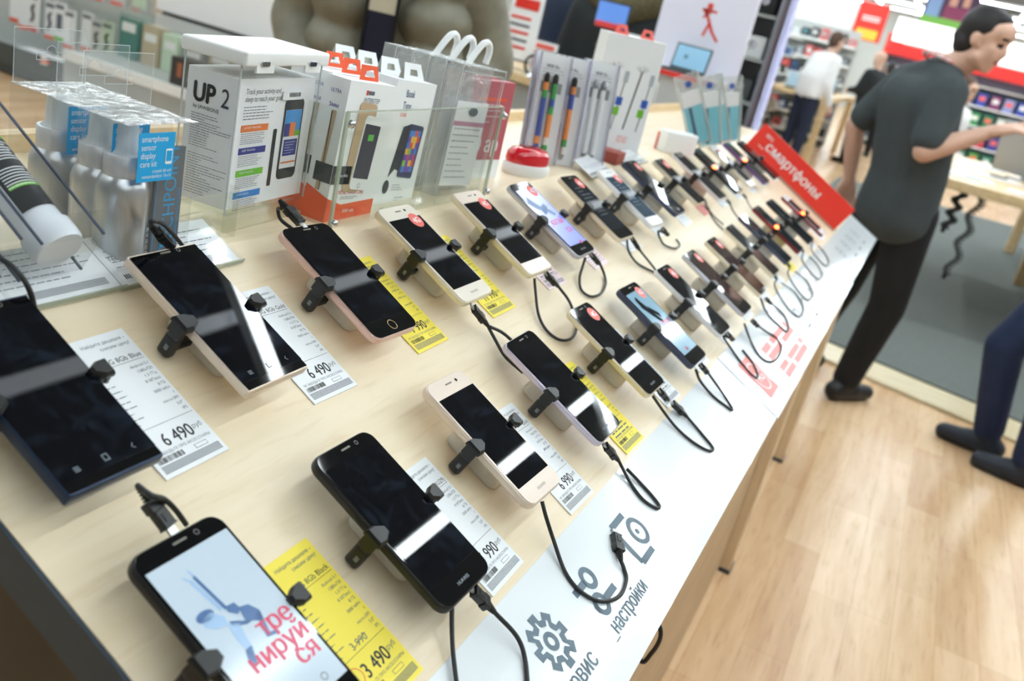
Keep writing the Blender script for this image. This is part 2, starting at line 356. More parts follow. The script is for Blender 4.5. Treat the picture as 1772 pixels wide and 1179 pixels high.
# ------------------------------------------------------------------ laminated sheets along the front of the slope
SHEET=mat('laminated_sheet',(238,243,244),.14,spec=.6,coat=.4)
def sheet(y0,y1,v0,h,label,fn=None,v1=VF+.001):
    M=TM((v0+v1)/2,(y0+y1)/2,h); m=MB(); w=y1-y0; l=v1-v0
    m.box((0,0,.0004),(w,l,.0008),SHEET); m.box((0,-l/2-.0003,-.003),(w,.0008,.008),SHEET)
    if fn: fn(m,w,l)
    return solid('laminated_sheet',m,M,label,'laminated sheet','glossy white sheets along the table front')
def S1(m,w,l):
    z=.0012; yc=.90; v_c=(.04+VF)/2
    P=lambda v,y:(y-yc,-(v-v_c))
    g=BLUEINK
    # toothed wheel
    x,y=P(.092,.612); G=[];n=8
    for i in range(n):
        for a,r in ((-.56,.0190),(-.42,.0265),(.42,.0265),(.56,.0190)):
            t=2*math.pi*(i+a*.62)/n; G.append((t,r))
    O=[(x+r*math.cos(t),y+r*math.sin(t),z) for t,r in G]; I=[]
    for i in range(n):
        for a,r in ((-.27,.0135),(-.13,.0195),(.13,.0195),(.27,.0135)):
            t=2*math.pi*(i+a*.62)/n; I.append((x+r*math.cos(t),y+r*math.sin(t),z))
    k=len(O); m.add(O+I,[(i,(i+1)%k,k+(i+1)%k,k+i) for i in range(k)],g); m.disc(.0085,g,c=(x,y,z),ri=.0045)
    m.text('_сервис',P(.134,.560)[0],P(.134,0)[1],.0225,g,z=z,bold=.012,sx=.92)
    # two sliders
    for (v,ya,yb,yk) in ((.0845,.678,.722,.712),(.108,.688,.735,.700)):
        a=P(v,ya);b=P(v,yb);kx=P(v,yk); m.bar(a,(kx[0]-.008,kx[1]),.0072,g,z=z); m.bar((kx[0]+.008,kx[1]),b,.0072,g,z=z); m.disc(.0115,g,c=(kx[0],kx[1],z),ri=.0055)
    m.text('_настройки',P(.136,.678)[0],P(.136,0)[1],.0205,g,z=z,bold=.012,sx=.86)
    # bracketed camera mark
    a=P(.073,.800); b=P(.118,.862)
    for p,q in (((a[0],a[1]),(a[0]+.034,a[1])),((a[0],a[1]),(a[0],b[1])),((a[0],b[1]),(a[0]+.034,b[1]))): m.bar(p,q,.007,g,z=z)
    cx,cy=a[0]+.036,(a[1]+b[1])/2; m.disc(.016,g,c=(cx,cy,z),ri=.0055); m.disc(.003,g,c=(cx-.002,cy,z))
sheet(.42,1.385,.04,0,'near laminated sheet with grey wheel, slider and bracket marks, at the front of the slope',S1)
PINK=mat('pale_red_print',(236,128,122),.4)
def S2(m,w,l):
    z=.0012; yc=(1.375+2.52)/2; v_c=(.038+VF+.002)/2
    P=lambda v,y:(y-yc,-(v-v_c))
    a=P(.105,1.452); m.poly([(a[0]-.034,a[1]-.036),(a[0]+.034,a[1]-.036),(a[0]+.034,a[1]+.036),(a[0]-.034,a[1]+.036)],z,PINK)
    m.disc(.027,PAPER,c=(a[0],a[1],z+.0003),ri=.0025); m.text('4G',a[0],a[1]-.010,.028,PAPER,z=z+.0003,bold=.02,align='c')
    [m.lines(P(0,1.56)[0],P(0,1.80)[0],P(vv,0)[1],P(vv,0)[1],1,PINK,z=z,w=.012,rnd=int(vv*1000),fill=(.9,1)) for vv in (.088,.104,.130,.144)]
    for k in range(5):
        q=P(.10,1.90+.11*k); m.disc(.018,GREYINK,c=(q[0],q[1],z),ri=.004); m.bar((q[0]-.02,q[1]-.03),(q[0]+.02,q[1]-.03),.005,GREYINK,z=z)
sheet(1.375,2.52,.038,.0010,'middle laminated sheet with a pale red square and red lettering',S2,VF+.003)
def S3(m,w,l):
    z=.0012
    for k in range(4): 
        x=-.22+.13*k; m.disc(.02,GREYINK,c=(x,.012,z),ri=.004); m.bar((x-.012,.012),(x+.012,.012),.004,GREYINK,z=z); m.bar((x-.025,-.028),(x+.025,-.028),.006,GREYINK,z=z)
sheet(2.53,3.335,.046,.0,'far laminated sheet with faint grey marks at the table end',S3)
# ------------------------------------------------------------------ red standing sign
sg=MB(); a=tp(-.333,2.90,0); b=tp(.037,2.86,0); xa=(b-a).normalized(); wd=(b-a).length
Ms=frame(a,b-a,N); REDS=mat('red_sign_board',(232,56,44),.4)
sg.box((wd/2,.044,-.003),(wd,.088,.005),REDS); sg.box((wd/2,.004,-.02),(wd,.006,.04),ACREDGE)
sg.text('_смартфоны',.030,.033,.041,PAPER,z=.0004,bold=.018,sx=.98); sg.lines(.028,.06,.070,.064,2,PAPER,z=.0004,w=.0022,rnd=1,fill=(.8,1))
solid('red_sign',sg,Ms,'red upright sign reading _смартфоны across the far end of the slope','sign')
# ------------------------------------------------------------------ phones on clamp stands
def glassmat(name,c,rough=.012):
    if name in MC: return MC[name]
    m=mat(name,c,rough,spec=.62); nt=m.node_tree; b=nt.nodes['Principled BSDF']
    tc=nt.nodes.new('ShaderNodeTexCoord'); nz=nt.nodes.new('ShaderNodeTexNoise'); nz.inputs['Scale'].default_value=38; nz.inputs['Detail'].default_value=5; nz.inputs['Distortion'].default_value=1.2
    r=nt.nodes.new('ShaderNodeMapRange'); r.inputs[1].default_value=.5; r.inputs[2].default_value=.9; r.inputs[3].default_value=rough; r.inputs[4].default_value=rough+.03
    nt.links.new(tc.outputs['Object'],nz.inputs['Vector']); nt.links.new(nz.outputs['Fac'],r.inputs[0]); nt.links.new(r.outputs[0],b.inputs['Roughness'])
    cc=nt.nodes.new('ShaderNodeMapRange'); cc.data_type='FLOAT_VECTOR'; cc.inputs[7].default_value=(.5,.5,.5); cc.inputs[8].default_value=(.85,.85,.85)
    cs=srgb(c); cc.inputs[9].default_value=cs; cc.inputs[10].default_value=tuple(x*1.5+.013*w for x,w in zip(cs,(1,1.6,2.6)))
    nt.links.new(nz.outputs['Fac'],cc.inputs[6]); nt.links.new(cc.outputs[1],b.inputs['Base Color'])
    return m
SCR=glassmat('screen_glass_off',(7,9,15)); SCRW=glassmat('screen_glass_grey_blue',(58,76,92)); SCRB=glassmat('screen_glass_brown',(66,52,48)); SCRD=glassmat('screen_glass_slate',(28,34,42))
BEZ=mat('bezel_black',(12,13,15),.03,spec=.6); BEZW=mat('bezel_ivory',(236,228,212),.16,spec=.6); BEZG=mat('bezel_gold_white',(238,222,206),.16,spec=.6); BEZP=mat('bezel_white',(240,240,238),.14,spec=.6)
ONW=mat('screen_lit_pale',(176,190,200),.12,spec=.6,emit=.28); ONB=mat('screen_lit_lavender',(120,132,206),.12,spec=.6,emit=.5); ONC=mat('screen_lit_steel_blue',(112,146,164),.12,spec=.6,emit=.42)
BLU=mat('screen_picture_blue',(66,98,142),.2,emit=.3); BLUL=mat('screen_picture_light_blue',(140,168,196),.2,emit=.35); MAG=mat('screen_picture_crimson',(178,36,74),.2,emit=.35)
BODY=dict(navy=mat('navy_metal',(44,62,88),.3,.5),gold=mat('gold_metal',(234,216,196),.3,.3),rose=mat('rose_gold_metal',(234,196,180),.28,.35),
 champ=mat('champagne_metal',(238,226,200),.28,.3),silver=mat('silver_metal',(206,206,214),.25,.6),lilac=mat('pale_lilac_metal',(214,206,222),.3,.4),
 black=mat('black_shell',(24,24,25),.4),slate=mat('slate_shell',(66,72,96),.35),white=mat('white_shell',(236,236,236),.3),purple=mat('purple_shell',(112,78,128),.35),wine=mat('wine_red_shell',(120,28,40),.35))
SLIT=mat('earpiece_slit',(120,116,108),.5); NAV=mat('nav_glyph',(118,128,136),.5); GOLDR=mat('gold_ring',(206,176,130),.25,.9)
def phone(c,yaw,W,L,T_,r,body,bez,scr,label,opt=(),g=None,mt=.017,mb=.019,ms=.0035,hf=.034,brand=None,cat='phone'):
    v,y=c; M=TM(v,y,hf-T_,yaw); ph=thing('smartphone',M,label,cat,g)
    bo=BODY[body]; m=MB(); m.slab(W,L,T_,r,bo,edge=.0026,seg=6,es=4); m.build('body',ph)
    m=MB(T(0,0,T_)); inn=.0012; m.slab(W-2*inn,L-2*inn,.0006,max(r-inn,.0008),BEZ if bez=='b' else {'i':BEZW,'g':BEZG,'w':BEZP}[bez],edge=.0003,seg=6)
    if 'caps' in opt: m.box((0,-L/2+.0035,-.0028),(W-.001,.007,.0066),bo,bev=.002); m.box((0,L/2-.0012,-.0028),(W-.001,.0026,.0066),bo,bev=.001)
    if brand: m.text(brand,0,-L/2+mb*.42,.0042,NAV if bez=='b' else mat('brand_grey',(150,142,132),.4),z=.0007,bold=.02,align='c')
    fg=m.build('front_glass',ph)
    sw,sl=W-2*ms,L-mt-mb; sy=(mb-mt)/2
    m=MB(T(0,sy,T_+.00065)); m.slab(sw,sl,.0002,.0004,scr,edge=.00005,seg=1)
    z=.0004
    if 'dance' in opt:
        w2,l2=sw/2,sl/2; q=lambda *P:[(w2*(a*.95-.02),l2*(b*.82+.20)) for a,b in P]
        m.poly(q((-.42,.60),(-.34,.62),(-.22,.12),(-.30,.10)),z,BLUL); m.poly(q((-.30,.64),(-.23,.66),(-.12,.10),(-.20,.08)),z,BLU)
        m.poly(q((-.50,.70),(-.47,.71),(-.33,.60),(-.38,.58)),z,BLUL); m.poly(q((-.30,.76),(-.27,.76),(-.22,.62),(-.28,.62)),z,BLUL)
        m.disc(.10*sw,BLU,c=(-.61*w2,.33*l2,z),ry=.03*sl,n=14); m.poly(q((-.75,.14),(-.48,.16),(-.30,.02),(-.36,-.09),(-.60,-.05),(-.78,.04)),z,BLUL)
        m.poly(q((-.16,.12),(.06,.10),(.10,-.02),(-.04,-.05),(-.18,.04)),z,BLU); m.poly(q((.06,.02),(.28,-.02),(.40,-.16),(.30,-.30),(.12,-.22),(-.12,-.12),(-.30,-.06),(-.30,-.14),(-.02,-.22)),z,BLU)
        m.poly(q((-.36,-.08),(-.14,-.14),(-.22,-.34),(-.26,-.52),(-.40,-.50),(-.42,-.28)),z,BLUL); m.poly(q((-.42,-.46),(-.26,-.46),(-.40,-.70),(-.52,-.70),(-.54,-.62)),z,BLU)
        m.poly(q((.30,-.16),(.40,-.18),(.26,-.46),(.42,-.50),(.40,-.54),(.14,-.50),(.18,-.36)),z,BLU)
        m.text('тре',.88*w2,-.20*l2,.0175,MAG,z=z,bold=.03,sx=.98,align='r'); m.text('нируй',.90*w2,-.44*l2,.0175,MAG,z=z,bold=.03,sx=.98,align='r'); m.text('ся',.84*w2,-.66*l2,.0175,MAG,z=z,bold=.03,sx=.98,align='r')
        for k in range(3): m.disc(.0028,(NAV,MAG,NAV)[k],c=(-.15*w2+.011*k,-.985*l2+.006,z),ri=.0008,n=10)
    if 'play' in opt:
        m.poly([(-.03,.03),(-.018,.042),(-.004,.02),(.012,.024),(.014,.016),(-.004,.008),(-.02,.018)],z,BLU)
        m.poly([(-.012,.012),(.006,.02),(.02,.002),(.012,-.002),(.002,.008),(-.012,.004)],z,BLU)
        m.text('_катай',-.028,-.016,.0165,MAG,z=z,bold=.015,sx=.95); m.text('ся',.004,-.034,.0165,MAG,z=z,bold=.015); m.disc(.0035,MAG,c=(.012,-.054,z),n=8)
    if 'spot' in opt:
        m.poly([(-.02,.045),(-.012,.05),(-.004,.02),(.004,.0),(-.002,-.004),(-.012,.012),(-.022,.03)],z,SCRD); m.poly([(-.004,.03),(.012,.012),(.008,.004),(-.006,.02)],z,SCRD)
        m.text('Спорт',-.012,-.008,.0135,MAG,z=z,bold=.015); m.text('ново',-.004,-.022,.0135,MAG,z=z,bold=.015); m.box((-.006,-.052,0),(.010,.006,.0004),MAG)
    if 'nav' in opt:
        yy=-sl/2+.006
        m.box((0,yy,z-.0002),(.0042,.005,.0004),NAV); m.box((0,yy,z),(.0026,.0034,.0004),scr)
        for k in (-1,0,1): m.bar((-sw*.3-.002,yy+k*.0014),(-sw*.3+.002,yy+k*.0014),.0006,NAV,z=z)
        m.bar((sw*.3+.001,yy+.002),(sw*.3-.001,yy),.0005,NAV,z=z); m.bar((sw*.3-.001,yy),(sw*.3+.001,yy-.002),.0005,NAV,z=z)
    if 'glint' in opt: m.lines(-sw*.3,sw*.3,sl*.36,-sl*.2,9,NAV,z=z,w=.0008,rnd=3)  # rows of small text on the screen
    sc=m.build('screen',ph); sc['label']='lit screen' if scr in (ONW,ONB,ONC) else 'dark glossy screen'
    m=MB(T(0,L/2-mt*.45,T_+.0006)); m.slab(.011,.0016,.0004,.0007,SLIT,edge=.0001); m.build('earpiece',ph)
    m=MB(T(.014,L/2-mt*.45,T_+.0006)); m.disc(.0015,mat('lens_dark',(20,24,40),.1),c=(0,0,.0002),n=14); m.disc(.002,SLIT,c=(0,0,.00015),ri=.0005,n=14); m.build('front_camera',ph)
    m=MB(T(-W/2-.0002,L*.10,T_/2)); m.box((0,0,0),(.0012,.016,.0022),bo,bev=.0004); m.build('side_button',ph)
    if 'ring' in opt: m=MB(T(0,-L/2+mb*.55,T_+.0007)); m.disc(.0058,GOLDR,c=(0,0,.0001),ri=.0009,n=28); m.build('home_button',ph)
    if 'ovalkey' in opt: m=MB(T(0,-L/2+mb*.5,T_+.0006)); m.slab(.014,.0055,.0006,.0025,bo,edge=.0003); m.build('home_button',ph)
    if '4g' in opt:
        m=MB(T(W*.24,L/2-mt-.006,T_+.0009)); m.disc(.0108,CORAL,c=(0,0,.0001),n=28); m.text('4G',0,-.0038,.0112,PAPER,z=.0003,bold=.025,align='c',sx=.9); m.build('round_sticker',ph)['label']='coral 4G sticker'
    return ph
LED=mat('red_indicator_lamp',(255,60,24),.4,emit=42)
def stand(c,yaw,W,T_,label,led=0,hf=.034,dy=0):
    v,y=c; M=TM(v,y,0,yaw); st=thing('phone_stand',M,label,'phone stand','clamp stands under the phones')
    hb=hf-T_-.0012
    m=MB(T(0,-.004+dy,0)); m.slab(.034,.066,hb*.72,.009,CREAM,edge=.002,seg=5); m.slab(.033,.064,hb*.26,.0085,CREAM,M=T(0,0,hb*.74),edge=.001,seg=5); m.box((0,0,hb-.0002),(.022,.04,.0004),BLACKP); m.build('base',st)
    if led: pass
    for s in (-1,1):
        x=s*(W/2+.0055); K=.86 if s<0 else .72; m=MB(T(x,dy,0)@Matrix.Diagonal((K,K,1,1))); m.box((-s*.014,0,.0095),(.026,.008,.006),BLACKP,bev=.001)
        m.slab(.0120,.0150,.019,.0045,BLACKP,M=T(0,0,.004),edge=.0015); m.slab(.0115,.0135,.013,.004,BLACKP,M=T(0,0,.022),edge=.001)
        m.box((s*.0068,-.002,.014),(.0006,.004,.005),mat('grey_screw',(120,122,120),.4))
        z=hf+.0012; A=[(s*.0065,-.010),(s*.0065,.009),(-s*.004,.0085),(-s*.0145,.003),(-s*.0145,-.004),(-s*.004,-.0105)]
        if s>0: A=A[::-1]
        B=[(p[0]*.80-s*.0004,p[1]*.78) for p in A]; n=6
        R=[[(p[0],p[1],z) for p in A][::-1],[(p[0],p[1],z+.0028) for p in A][::-1],[(p[0],p[1],z+.0052) for p in B][::-1]]
        if s>0: R=[r for r in R]
        m.rings(R[::1],BLACKP,False); m.box((s*.0045,-.0005,z-.004),(.004,.015,.009),BLACKP)
        m.build('clamp_claw',st)
    if led: m=MB(T(-W/2-.0065,.004+dy,hf+.0068)); m.lathe([(.0001,-.004),(.0042,-.003),(.0050,0),(.0036,.003),(.0001,.004)],LED,n=12); m.build('indicator_lamp',st)['label']='glowing red lamp'
    return st
def smooth(P,n=6):
    P=[Vector(p) for p in P]; Q=[P[0]*2-P[1]]+P+[P[-1]*2-P[-2]]; R=[]
    for i in range(1,len(Q)-2):
        a,b,c,d=Q[i-1:i+3]
        for k in range(n):
            t=k/n; R.append(.5*((2*b)+(c-a)*t+(2*a-5*b+4*c-d)*t*t+(3*b-a-3*c+d)*t**3))
    return R+[P[-1]]
CORD=mat('black_cord',(34,35,34),.45); TIP=mat('plug_metal',(190,190,186),.3,.8)
def plug(m,a,b,s=1):
    """micro-usb plug: tip at a, cord leaves beyond b"""
    a=Vector(a);b=Vector(b); d=(b-a).normalized(); M=frame(a,d,N.cross(d))@Matrix.Scale(s,4)
    m.box((.003,0,0),(.007,.0062,.002),TIP,M=M); m.box((.0125,0,0),(.013,.0098,.0068),BLACKP,M=M,bev=.0012); m.box((.0225,0,0),(.008,.0116,.0074),BLACKP,M=M,bev=.0012)
    m.box((.013,0,.0036),(.006,.004,.0006),CORD,M=M); m.box((.0065,0,0),(.001,.0102,.0070),CORD,M=M)
    for k in range(5): m.lathe([(.0001,0),(.0036-.0003*k,.0002),(.0036-.0003*k,.0014),(.0001,.0016)],BLACKP,M=M@T(.0268+.0022*k,0,0)@RY(math.pi/2),n=10)
    m.lathe([(.0022,0),(.0019,.012)],BLACKP,M=M@T(.0262,0,0)@RY(math.pi/2),n=10)
    return a+d*(.038*s)
def cable(pts,pl,label,r=.0019,group='cables of the display phones',s=1):
    """pts: (px,py,height) along the cord; pl: list of (tip, tail) plugs"""
    P=[tp(*tab(*p),p[2]) for p in pts]
    M=Matrix.Translation(P[0]); c=thing('charging_cable',M,label,'cable',group); I=M.inverted(); PB=[]
    for i,(a,b) in enumerate(pl):
        m=MB(I); e=plug(m,tp(*tab(*a),a[2]),tp(*tab(*b),b[2]),s); PB.append(m)
        if i==len(pl)-1:
            if (P[0]-e).length<(P[-1]-e).length:
                if (P[0]-e).length<.03 and len(P)>2: P.pop(0)
                P.insert(0,e)
            else:
                if (P[-1]-e).length<.03 and len(P)>2: P.pop()
                P.append(e)
    m=MB(I); m.tube(smooth(P),r,CORD,8); m.build('cord',c)
    for m in PB: m.build('plug',c)
    return c
# front and back rows: slot k sits .17 m further along than slot k-1
def slot_c(px,py): return tab(px,py,.034)
ORD=['first','second','third','fourth','fifth','sixth','seventh','eighth','ninth','tenth','eleventh','twelfth','thirteenth','fourteenth','fifteenth']
PR=[ # centre (v,y), yaw deg, W, L, T, corner, body, bezel, screen, options, look, led, tag
 ((-.259,.373),0,.0735,.147,.0095,.0015,'navy','b',SCR,('caps','nav'),'large navy blue square-cornered phone with a black screen, at the left edge',0,'w','3G 8Gb Blue','6 490'),
 ((-.275,.543),.6,.0730,.1440,.0085,.0015,'gold','b',SCR,('caps','nav'),'pale gold square-cornered phone with a long lamp reflection down its black screen',0,'w','3G 8Gb Gold','6 490'),
 ((-.271,.716),-2.0,.0724,.1445,.0085,.010,'rose','b',SCR,('ring',),'rose gold phone with rounded corners, black front and a gold home button ring',0,'y','5.5" Gold','7 990'),
 ((-.272,.881),0,.0714,.1446,.0080,.009,'champ','i',SCR,('4g',),'champagne phone with ivory bezel and round coral sticker, one from the rose gold phone',0,'y','LTE Gold','11 990'),
 ((-.272,1.054),-1.0,.0715,.1460,.0080,.008,'champ','g',SCR,('4g',),'gold phone with white bezel and coral sticker, next to the lavender screen phone',0,'p','LTE','12 990'),
 ((-.269,1.211),.3,.0693,.1447,.0080,.009,'silver','b',ONB,('4g','play'),'silver phone with a lit lavender screen showing a leaping figure',0,'p','4G 16Gb','9 990'),
 ((-.265,1.388),-2.0,.0680,.1410,.0080,.008,'champ','b',SCRD,('4g','glint'),'champagne edged phone with a slate grey screen full of small text',0,'w','LTE 16Gb','8 990'),
 ((-.263,1.556),-3.0,.0680,.1390,.0080,.009,'white','w',SCRW,('4g','glint'),'white phone with a grey blue screen and oval white chin',0,'w','LTE 8Gb','7 490'),
 ((-.268,1.712),0,.0680,.1440,.0080,.008,'slate','b',SCRD,('4g','ovalkey'),'dark slate phone with a bright lamp streak near its lower end',0,'w','LTE','9 490'),
 ((-.264,1.880),0,.062,.130,.0085,.007,'champ','b',SCR,('4g',),'small black fronted phone with a pale frame and coral sticker, back row',0,'r','3G','4 990'),
 ((-.262,2.042),0,.066,.146,.0080,.006,'white','b',SCR,(),'white edged phone with a narrow black screen',0,'w','LTE','13 990'),
 ((-.262,2.214),0,.064,.148,.0080,.006,'black','b',SCR,(),'black phone whose stand carries a glowing red lamp',1,'w','LTE','15 990'),
 ((-.260,2.372),0,.064,.150,.0080,.006,'champ','w',SCRD,('4g',),'white fronted gold phone between two red indicator lamps',0,'w','LTE','10 990'),
 ((-.256,2.540),0,.064,.155,.0090,.006,'purple','b',SCRD,(),'violet phone in a stand with a glowing red lamp',1,'w','3G','5 990'),
 ((-.254,2.700),0,.064,.150,.0090,.006,'black','b',SCR,(),'black phone with dull violet sheen, last before the red sign',0,'w','3G','6 290')]
FR=[
 ((-.060,.374),-.4,.0735,.1520,.0095,.011,'black','b',ONW,('dance',),'black phone with a lit pale screen of a bending dancer',0,'y','3G 8Gb Black','3 490'),
 ((-.059,.545),-.2,.0735,.1500,.0090,.011,'black','b',SCR,(),'matt black phone with rounded corners and a wide lamp reflection across it',0,'w','(U29)','7 990'),
 ((-.068,.713),-1.3,.0702,.1460,.0085,.011,'gold','g',SCR,(),'pale gold phone with a cream bezel and black screen, front row',0,'w','Gold','6 990'),
 ((-.067,.882),.7,.0710,.1470,.0080,.009,'lilac','b',SCR,(),'pale lilac edged phone with a crossing lamp reflection on its black front',0,'y','8Gb White','8 990'),
 ((-.065,1.055),-.9,.0675,.1440,.0080,.009,'champ','b',SCR,('4g',),'gold edged black fronted phone with a coral sticker, fifth of the front row',0,'w','LTE','9 990'),
 ((-.054,1.230),-1.0,.0720,.1490,.0090,.008,'slate','b',ONC,('4g','spot'),'dark blue phone with a lit steel blue screen carrying red words',0,'w','LTE','6 990'),
 ((-.054,1.400),-.5,.0670,.1440,.0080,.009,'white','b',SCR,('4g',),'white backed phone with a black front, coral sticker and short bright streak',0,'w','LTE','7 990'),
 ((-.052,1.562),0,.0680,.1460,.0080,.009,'silver','b',SCRB,('4g',),'silver edged phone with a brownish screen, nearer of two such',0,'w','LTE','8 490'),
 ((-.054,1.722),0,.0670,.1430,.0080,.007,'champ','b',SCRB,('4g',),'champagne edged phone with a brownish screen, farther of two such',0,'w','LTE','8 790'),
 ((-.060,1.892),0,.0640,.1380,.0080,.006,'champ','b',SCRD,(),'slate screened phone with a pale frame, tenth of the front row',0,'w','3G','5 490'),
 ((-.062,2.052),0,.0640,.1440,.0080,.006,'slate','b',SCRD,(),'dark grey phone beside a pale yellow tag',0,'y','3G','4 490'),
 ((-.062,2.212),0,.0640,.1480,.0080,.006,'wine','b',SCR,(),'wine red phone whose stand has a glowing red lamp',1,'w','LTE','9 290'),
 ((-.060,2.380),0,.0640,.1480,.0080,.006,'black','b',SCR,(),'black phone between the two red phones of the front row',0,'w','3G','3 990'),
 ((-.050,2.560),0,.0640,.1500,.0080,.007,'wine','w',SCRB,(),'red and white phone, the front row phone nearest the red sign',1,'w','3G','4 290')]
BRANDS={('F',1):'HUAWEI',('F',2):'HUAWEI',('F',3):'HUAWEI',('F',4):'HUAWEI',('P',3):'HUAWEI',('P',5):'SAMSUNG',('F',5):''}
CARD=dict(w=PAPER,y=YELLOW,p=mat('pale_pink_card',(244,222,224),.55),r=mat('red_card',(236,150,140),.55))
for row,RR,rn in (('P',PR,'back row'),('F',FR,'front row')):
    for i,(c,yw,Wd,Ln,Th,cr_r,body,bez,scr,opt,look,led,tc,tt_,price) in enumerate(RR):
        pos='%s from the near end of the %s'%(ORD[i],rn); spos='%s of the %s'%(ORD[i],rn)
        phone(c,math.radians(yw),Wd,Ln,Th,cr_r,body,bez,scr,look,opt,'display phones of the %s'%rn,brand=BRANDS.get((row,i)),mt=.008 if 'caps' in opt else (.020 if bez!='b' else .014),mb=.0085 if 'caps' in opt else .020,ms=.0012 if 'caps' in opt else .0035)
        stand(c,math.radians(yw),Wd,Th,('cream and black clamp stand with a red lamp, %s' if led else 'cream and black clamp stand, %s')%spos,led)
        # price tag to the right of the phone
        yr=.487+.1695*i if row=='P' else .4875+.171*i
        vc=-.2455 if row=='P' else -.029
        rg=random.Random(i*7+(row=='F')); M=TM(vc+rg.uniform(-.002,.002),yr-.031,.0002,rg.uniform(-.02,.02))
        m=MB(); cm=CARD[tc]; m.box((0,0,.0006),(.062,.126,.0010),cm); z=.00125; ik=GREYINK
        if i<5:
            m.text('Найдите дешевле –',.0275,.054,.0042,ik,z=z,align='r'); m.text('снизим цену!',.0275,.0485,.0042,ik,z=z,align='r')
            m.text(tt_,.0285,.0355,.0062,INK,z=z,align='r'); m.bar((-.029,.0335),(.029,.0335),.0003,INK,z=z)
            m.lines(-.028,-.006,.028,-.018,10,ik,z=z,w=.0007,rnd=i)
            for k in range(10):
                w_=rg.uniform(.004,.013); m.text(('Android 5.1','1280x720','1.3 ГГц','8 МПикс','8 ГБ','3000 мАч','1','micro-SIM','5.0"','IPS')[k],.028,.027-.0051*k,.0036,ik,z=z,align='r')
            m.bar((-.029,-.0225),(.029,-.0225),.0003,INK,z=z)
            if i==3 and row=='F' or i==4: m.lines(-.024,.024,-.031,-.041,3,ik,z=z,w=.0018,rnd=i,fill=(.9,1))
            else: m.text(price,.017,-.0405,.0155,INK,z=z,align='r',bold=.012,sx=.82); m.text('руб',.018,-.036,.0055,ik,z=z)
            m.text('НЕ ЗАБУДЬТЕ ПРО АКСЕССУАРЫ',-.027,-.0455,.0033,ik,z=z); m.barcode(-.027,-.0515,.024,.0045,INK,z=z,rnd=i); m.box((.014,-.0495,z-.0002),(.012,.0035,.0003),ik); m.box((.014,-.0495,z-.0001),(.0112,.0028,.0003),cm)
            for k in range(6): m.bar((-.028,-.0535-.0011*k),(.028,-.0535-.0011*k),.0006,ik,z=z)
            if tc=='y' and row=='F' and i==0: m.text('3 990',.012,-.020,.008,ik,z=z,align='r'); m.bar((-.004,-.019),(.013,-.0155),.0004,INK,z=z); m.disc(.0068,RED,c=(-.019,-.034,z),ri=.0006)
        else:
            m.lines(-.028,.028,.052,-.02,14,ik,z=z,w=.0008,rnd=i); m.lines(-.022,.024,-.030,-.041,3,ik,z=z,w=.0018,rnd=i,fill=(.9,1)); m.lines(-.028,.028,-.046,-.058,4,ik,z=z,w=.0009)
        solid('price_tag',m,M,'%s price tag%s, beside the %s phone of the %s'%(dict(w='white',y='yellow',p='pinkish white',r='pale red')[tc],' reading '+price if (row,i) in (('P',0),('P',1),('P',2),('P',3),('F',0),('F',2)) else '',ORD[i],rn),'price tag','price tags on the slope')
# cords and plugs ---------------------------------------------------
cable([(-30,440,.02),(8,452,.035),(35,476,.045),(52,505,.04),(62,545,.022)],[],'black cable arching over the top of the navy phone')
cable([(252,392,.066),(262,383,.07),(280,386,.062),(297,402,.044),(318,428,.026)],[((300,430,.031),(268,398,.050))],'black cable with its plug held above the gold phone')
cable([(497,368,.030),(488,360,.030),(481,362,.020),(486,380,.012),(508,398,.012)],[((528,394,.034),(502,366,.034))],'short black cable and plug at the top of the rose gold phone')
cable([(252,866,.045),(262,858,.05),(283,864,.042),(303,882,.032),(322,908,.020)],[((303,926,.029),(268,880,.035))],'black cable looped from the top of the dancer phone')
cable([(874,1072,.012),(893,1100,.008),(908,1138,.004),(914,1200,.003)],[((812,1014,.028),(852,1056,.014))],'cable plugged into the matt black phone, running off the slope')
cable([(782,1052,.016),(782,1085,.01),(784,1130,.006),(792,1200,.004)],[],'bare black cord from under the matt black phone')
cable([(938,868,.024),(945,895,.018),(958,935,.008),(978,990,.003),(1005,1024,.003),(1040,1041,.003),(1072,1032,.003),(1084,1005,.003),(1080,985,.003),(1072,962,.004)],[((1064,918,.005),(1070,948,.005))],'loose cable of the cream bezel phone curling over the white sheet with a free plug')
cable([(846,563,.014),(868,575,.010),(886,590,.008),(900,606,.008)],[((815,528,.030),(838,556,.018))],'cable with plug at the lower end of the champagne phone in the back row')
cable([(843,562,.012),(858,590,.007),(875,618,.005),(905,645,.010)],[],'second cord running down to the lilac edged phone')
cable([(925,482,.022),(927,508,.012),(932,545,.005),(946,572,.003),(968,588,.003),(988,586,.003),(998,568,.003),(994,545,.004),(984,520,.006),(974,503,.010)],[((942,472,.028),(962,492,.018))],'looped cable of the gold phone with the white bezel')
cable([(1013,446,.024),(1008,462,.014),(1003,482,.006),(1006,502,.003),(1022,513,.003),(1040,508,.003),(1048,492,.003),(1046,476,.004),(1042,464,.006)],[((1022,440,.026),(1038,457,.014))],'small round cable loop below the lavender screen phone')
cable([(1085,414,.022),(1088,435,.012),(1102,455,.004),(1125,468,.003),(1136,470,.004)],[((1092,411,.026),(1105,430,.014))],'cable of the champagne phone with the slate screen')
cable([(1140,400,.02),(1142,412,.008),(1150,424,.004),(1168,430,.003),(1176,424,.003),(1170,414,.006)],[((1146,396,.026),(1160,411,.012))],'cable of the white phone in the back row')
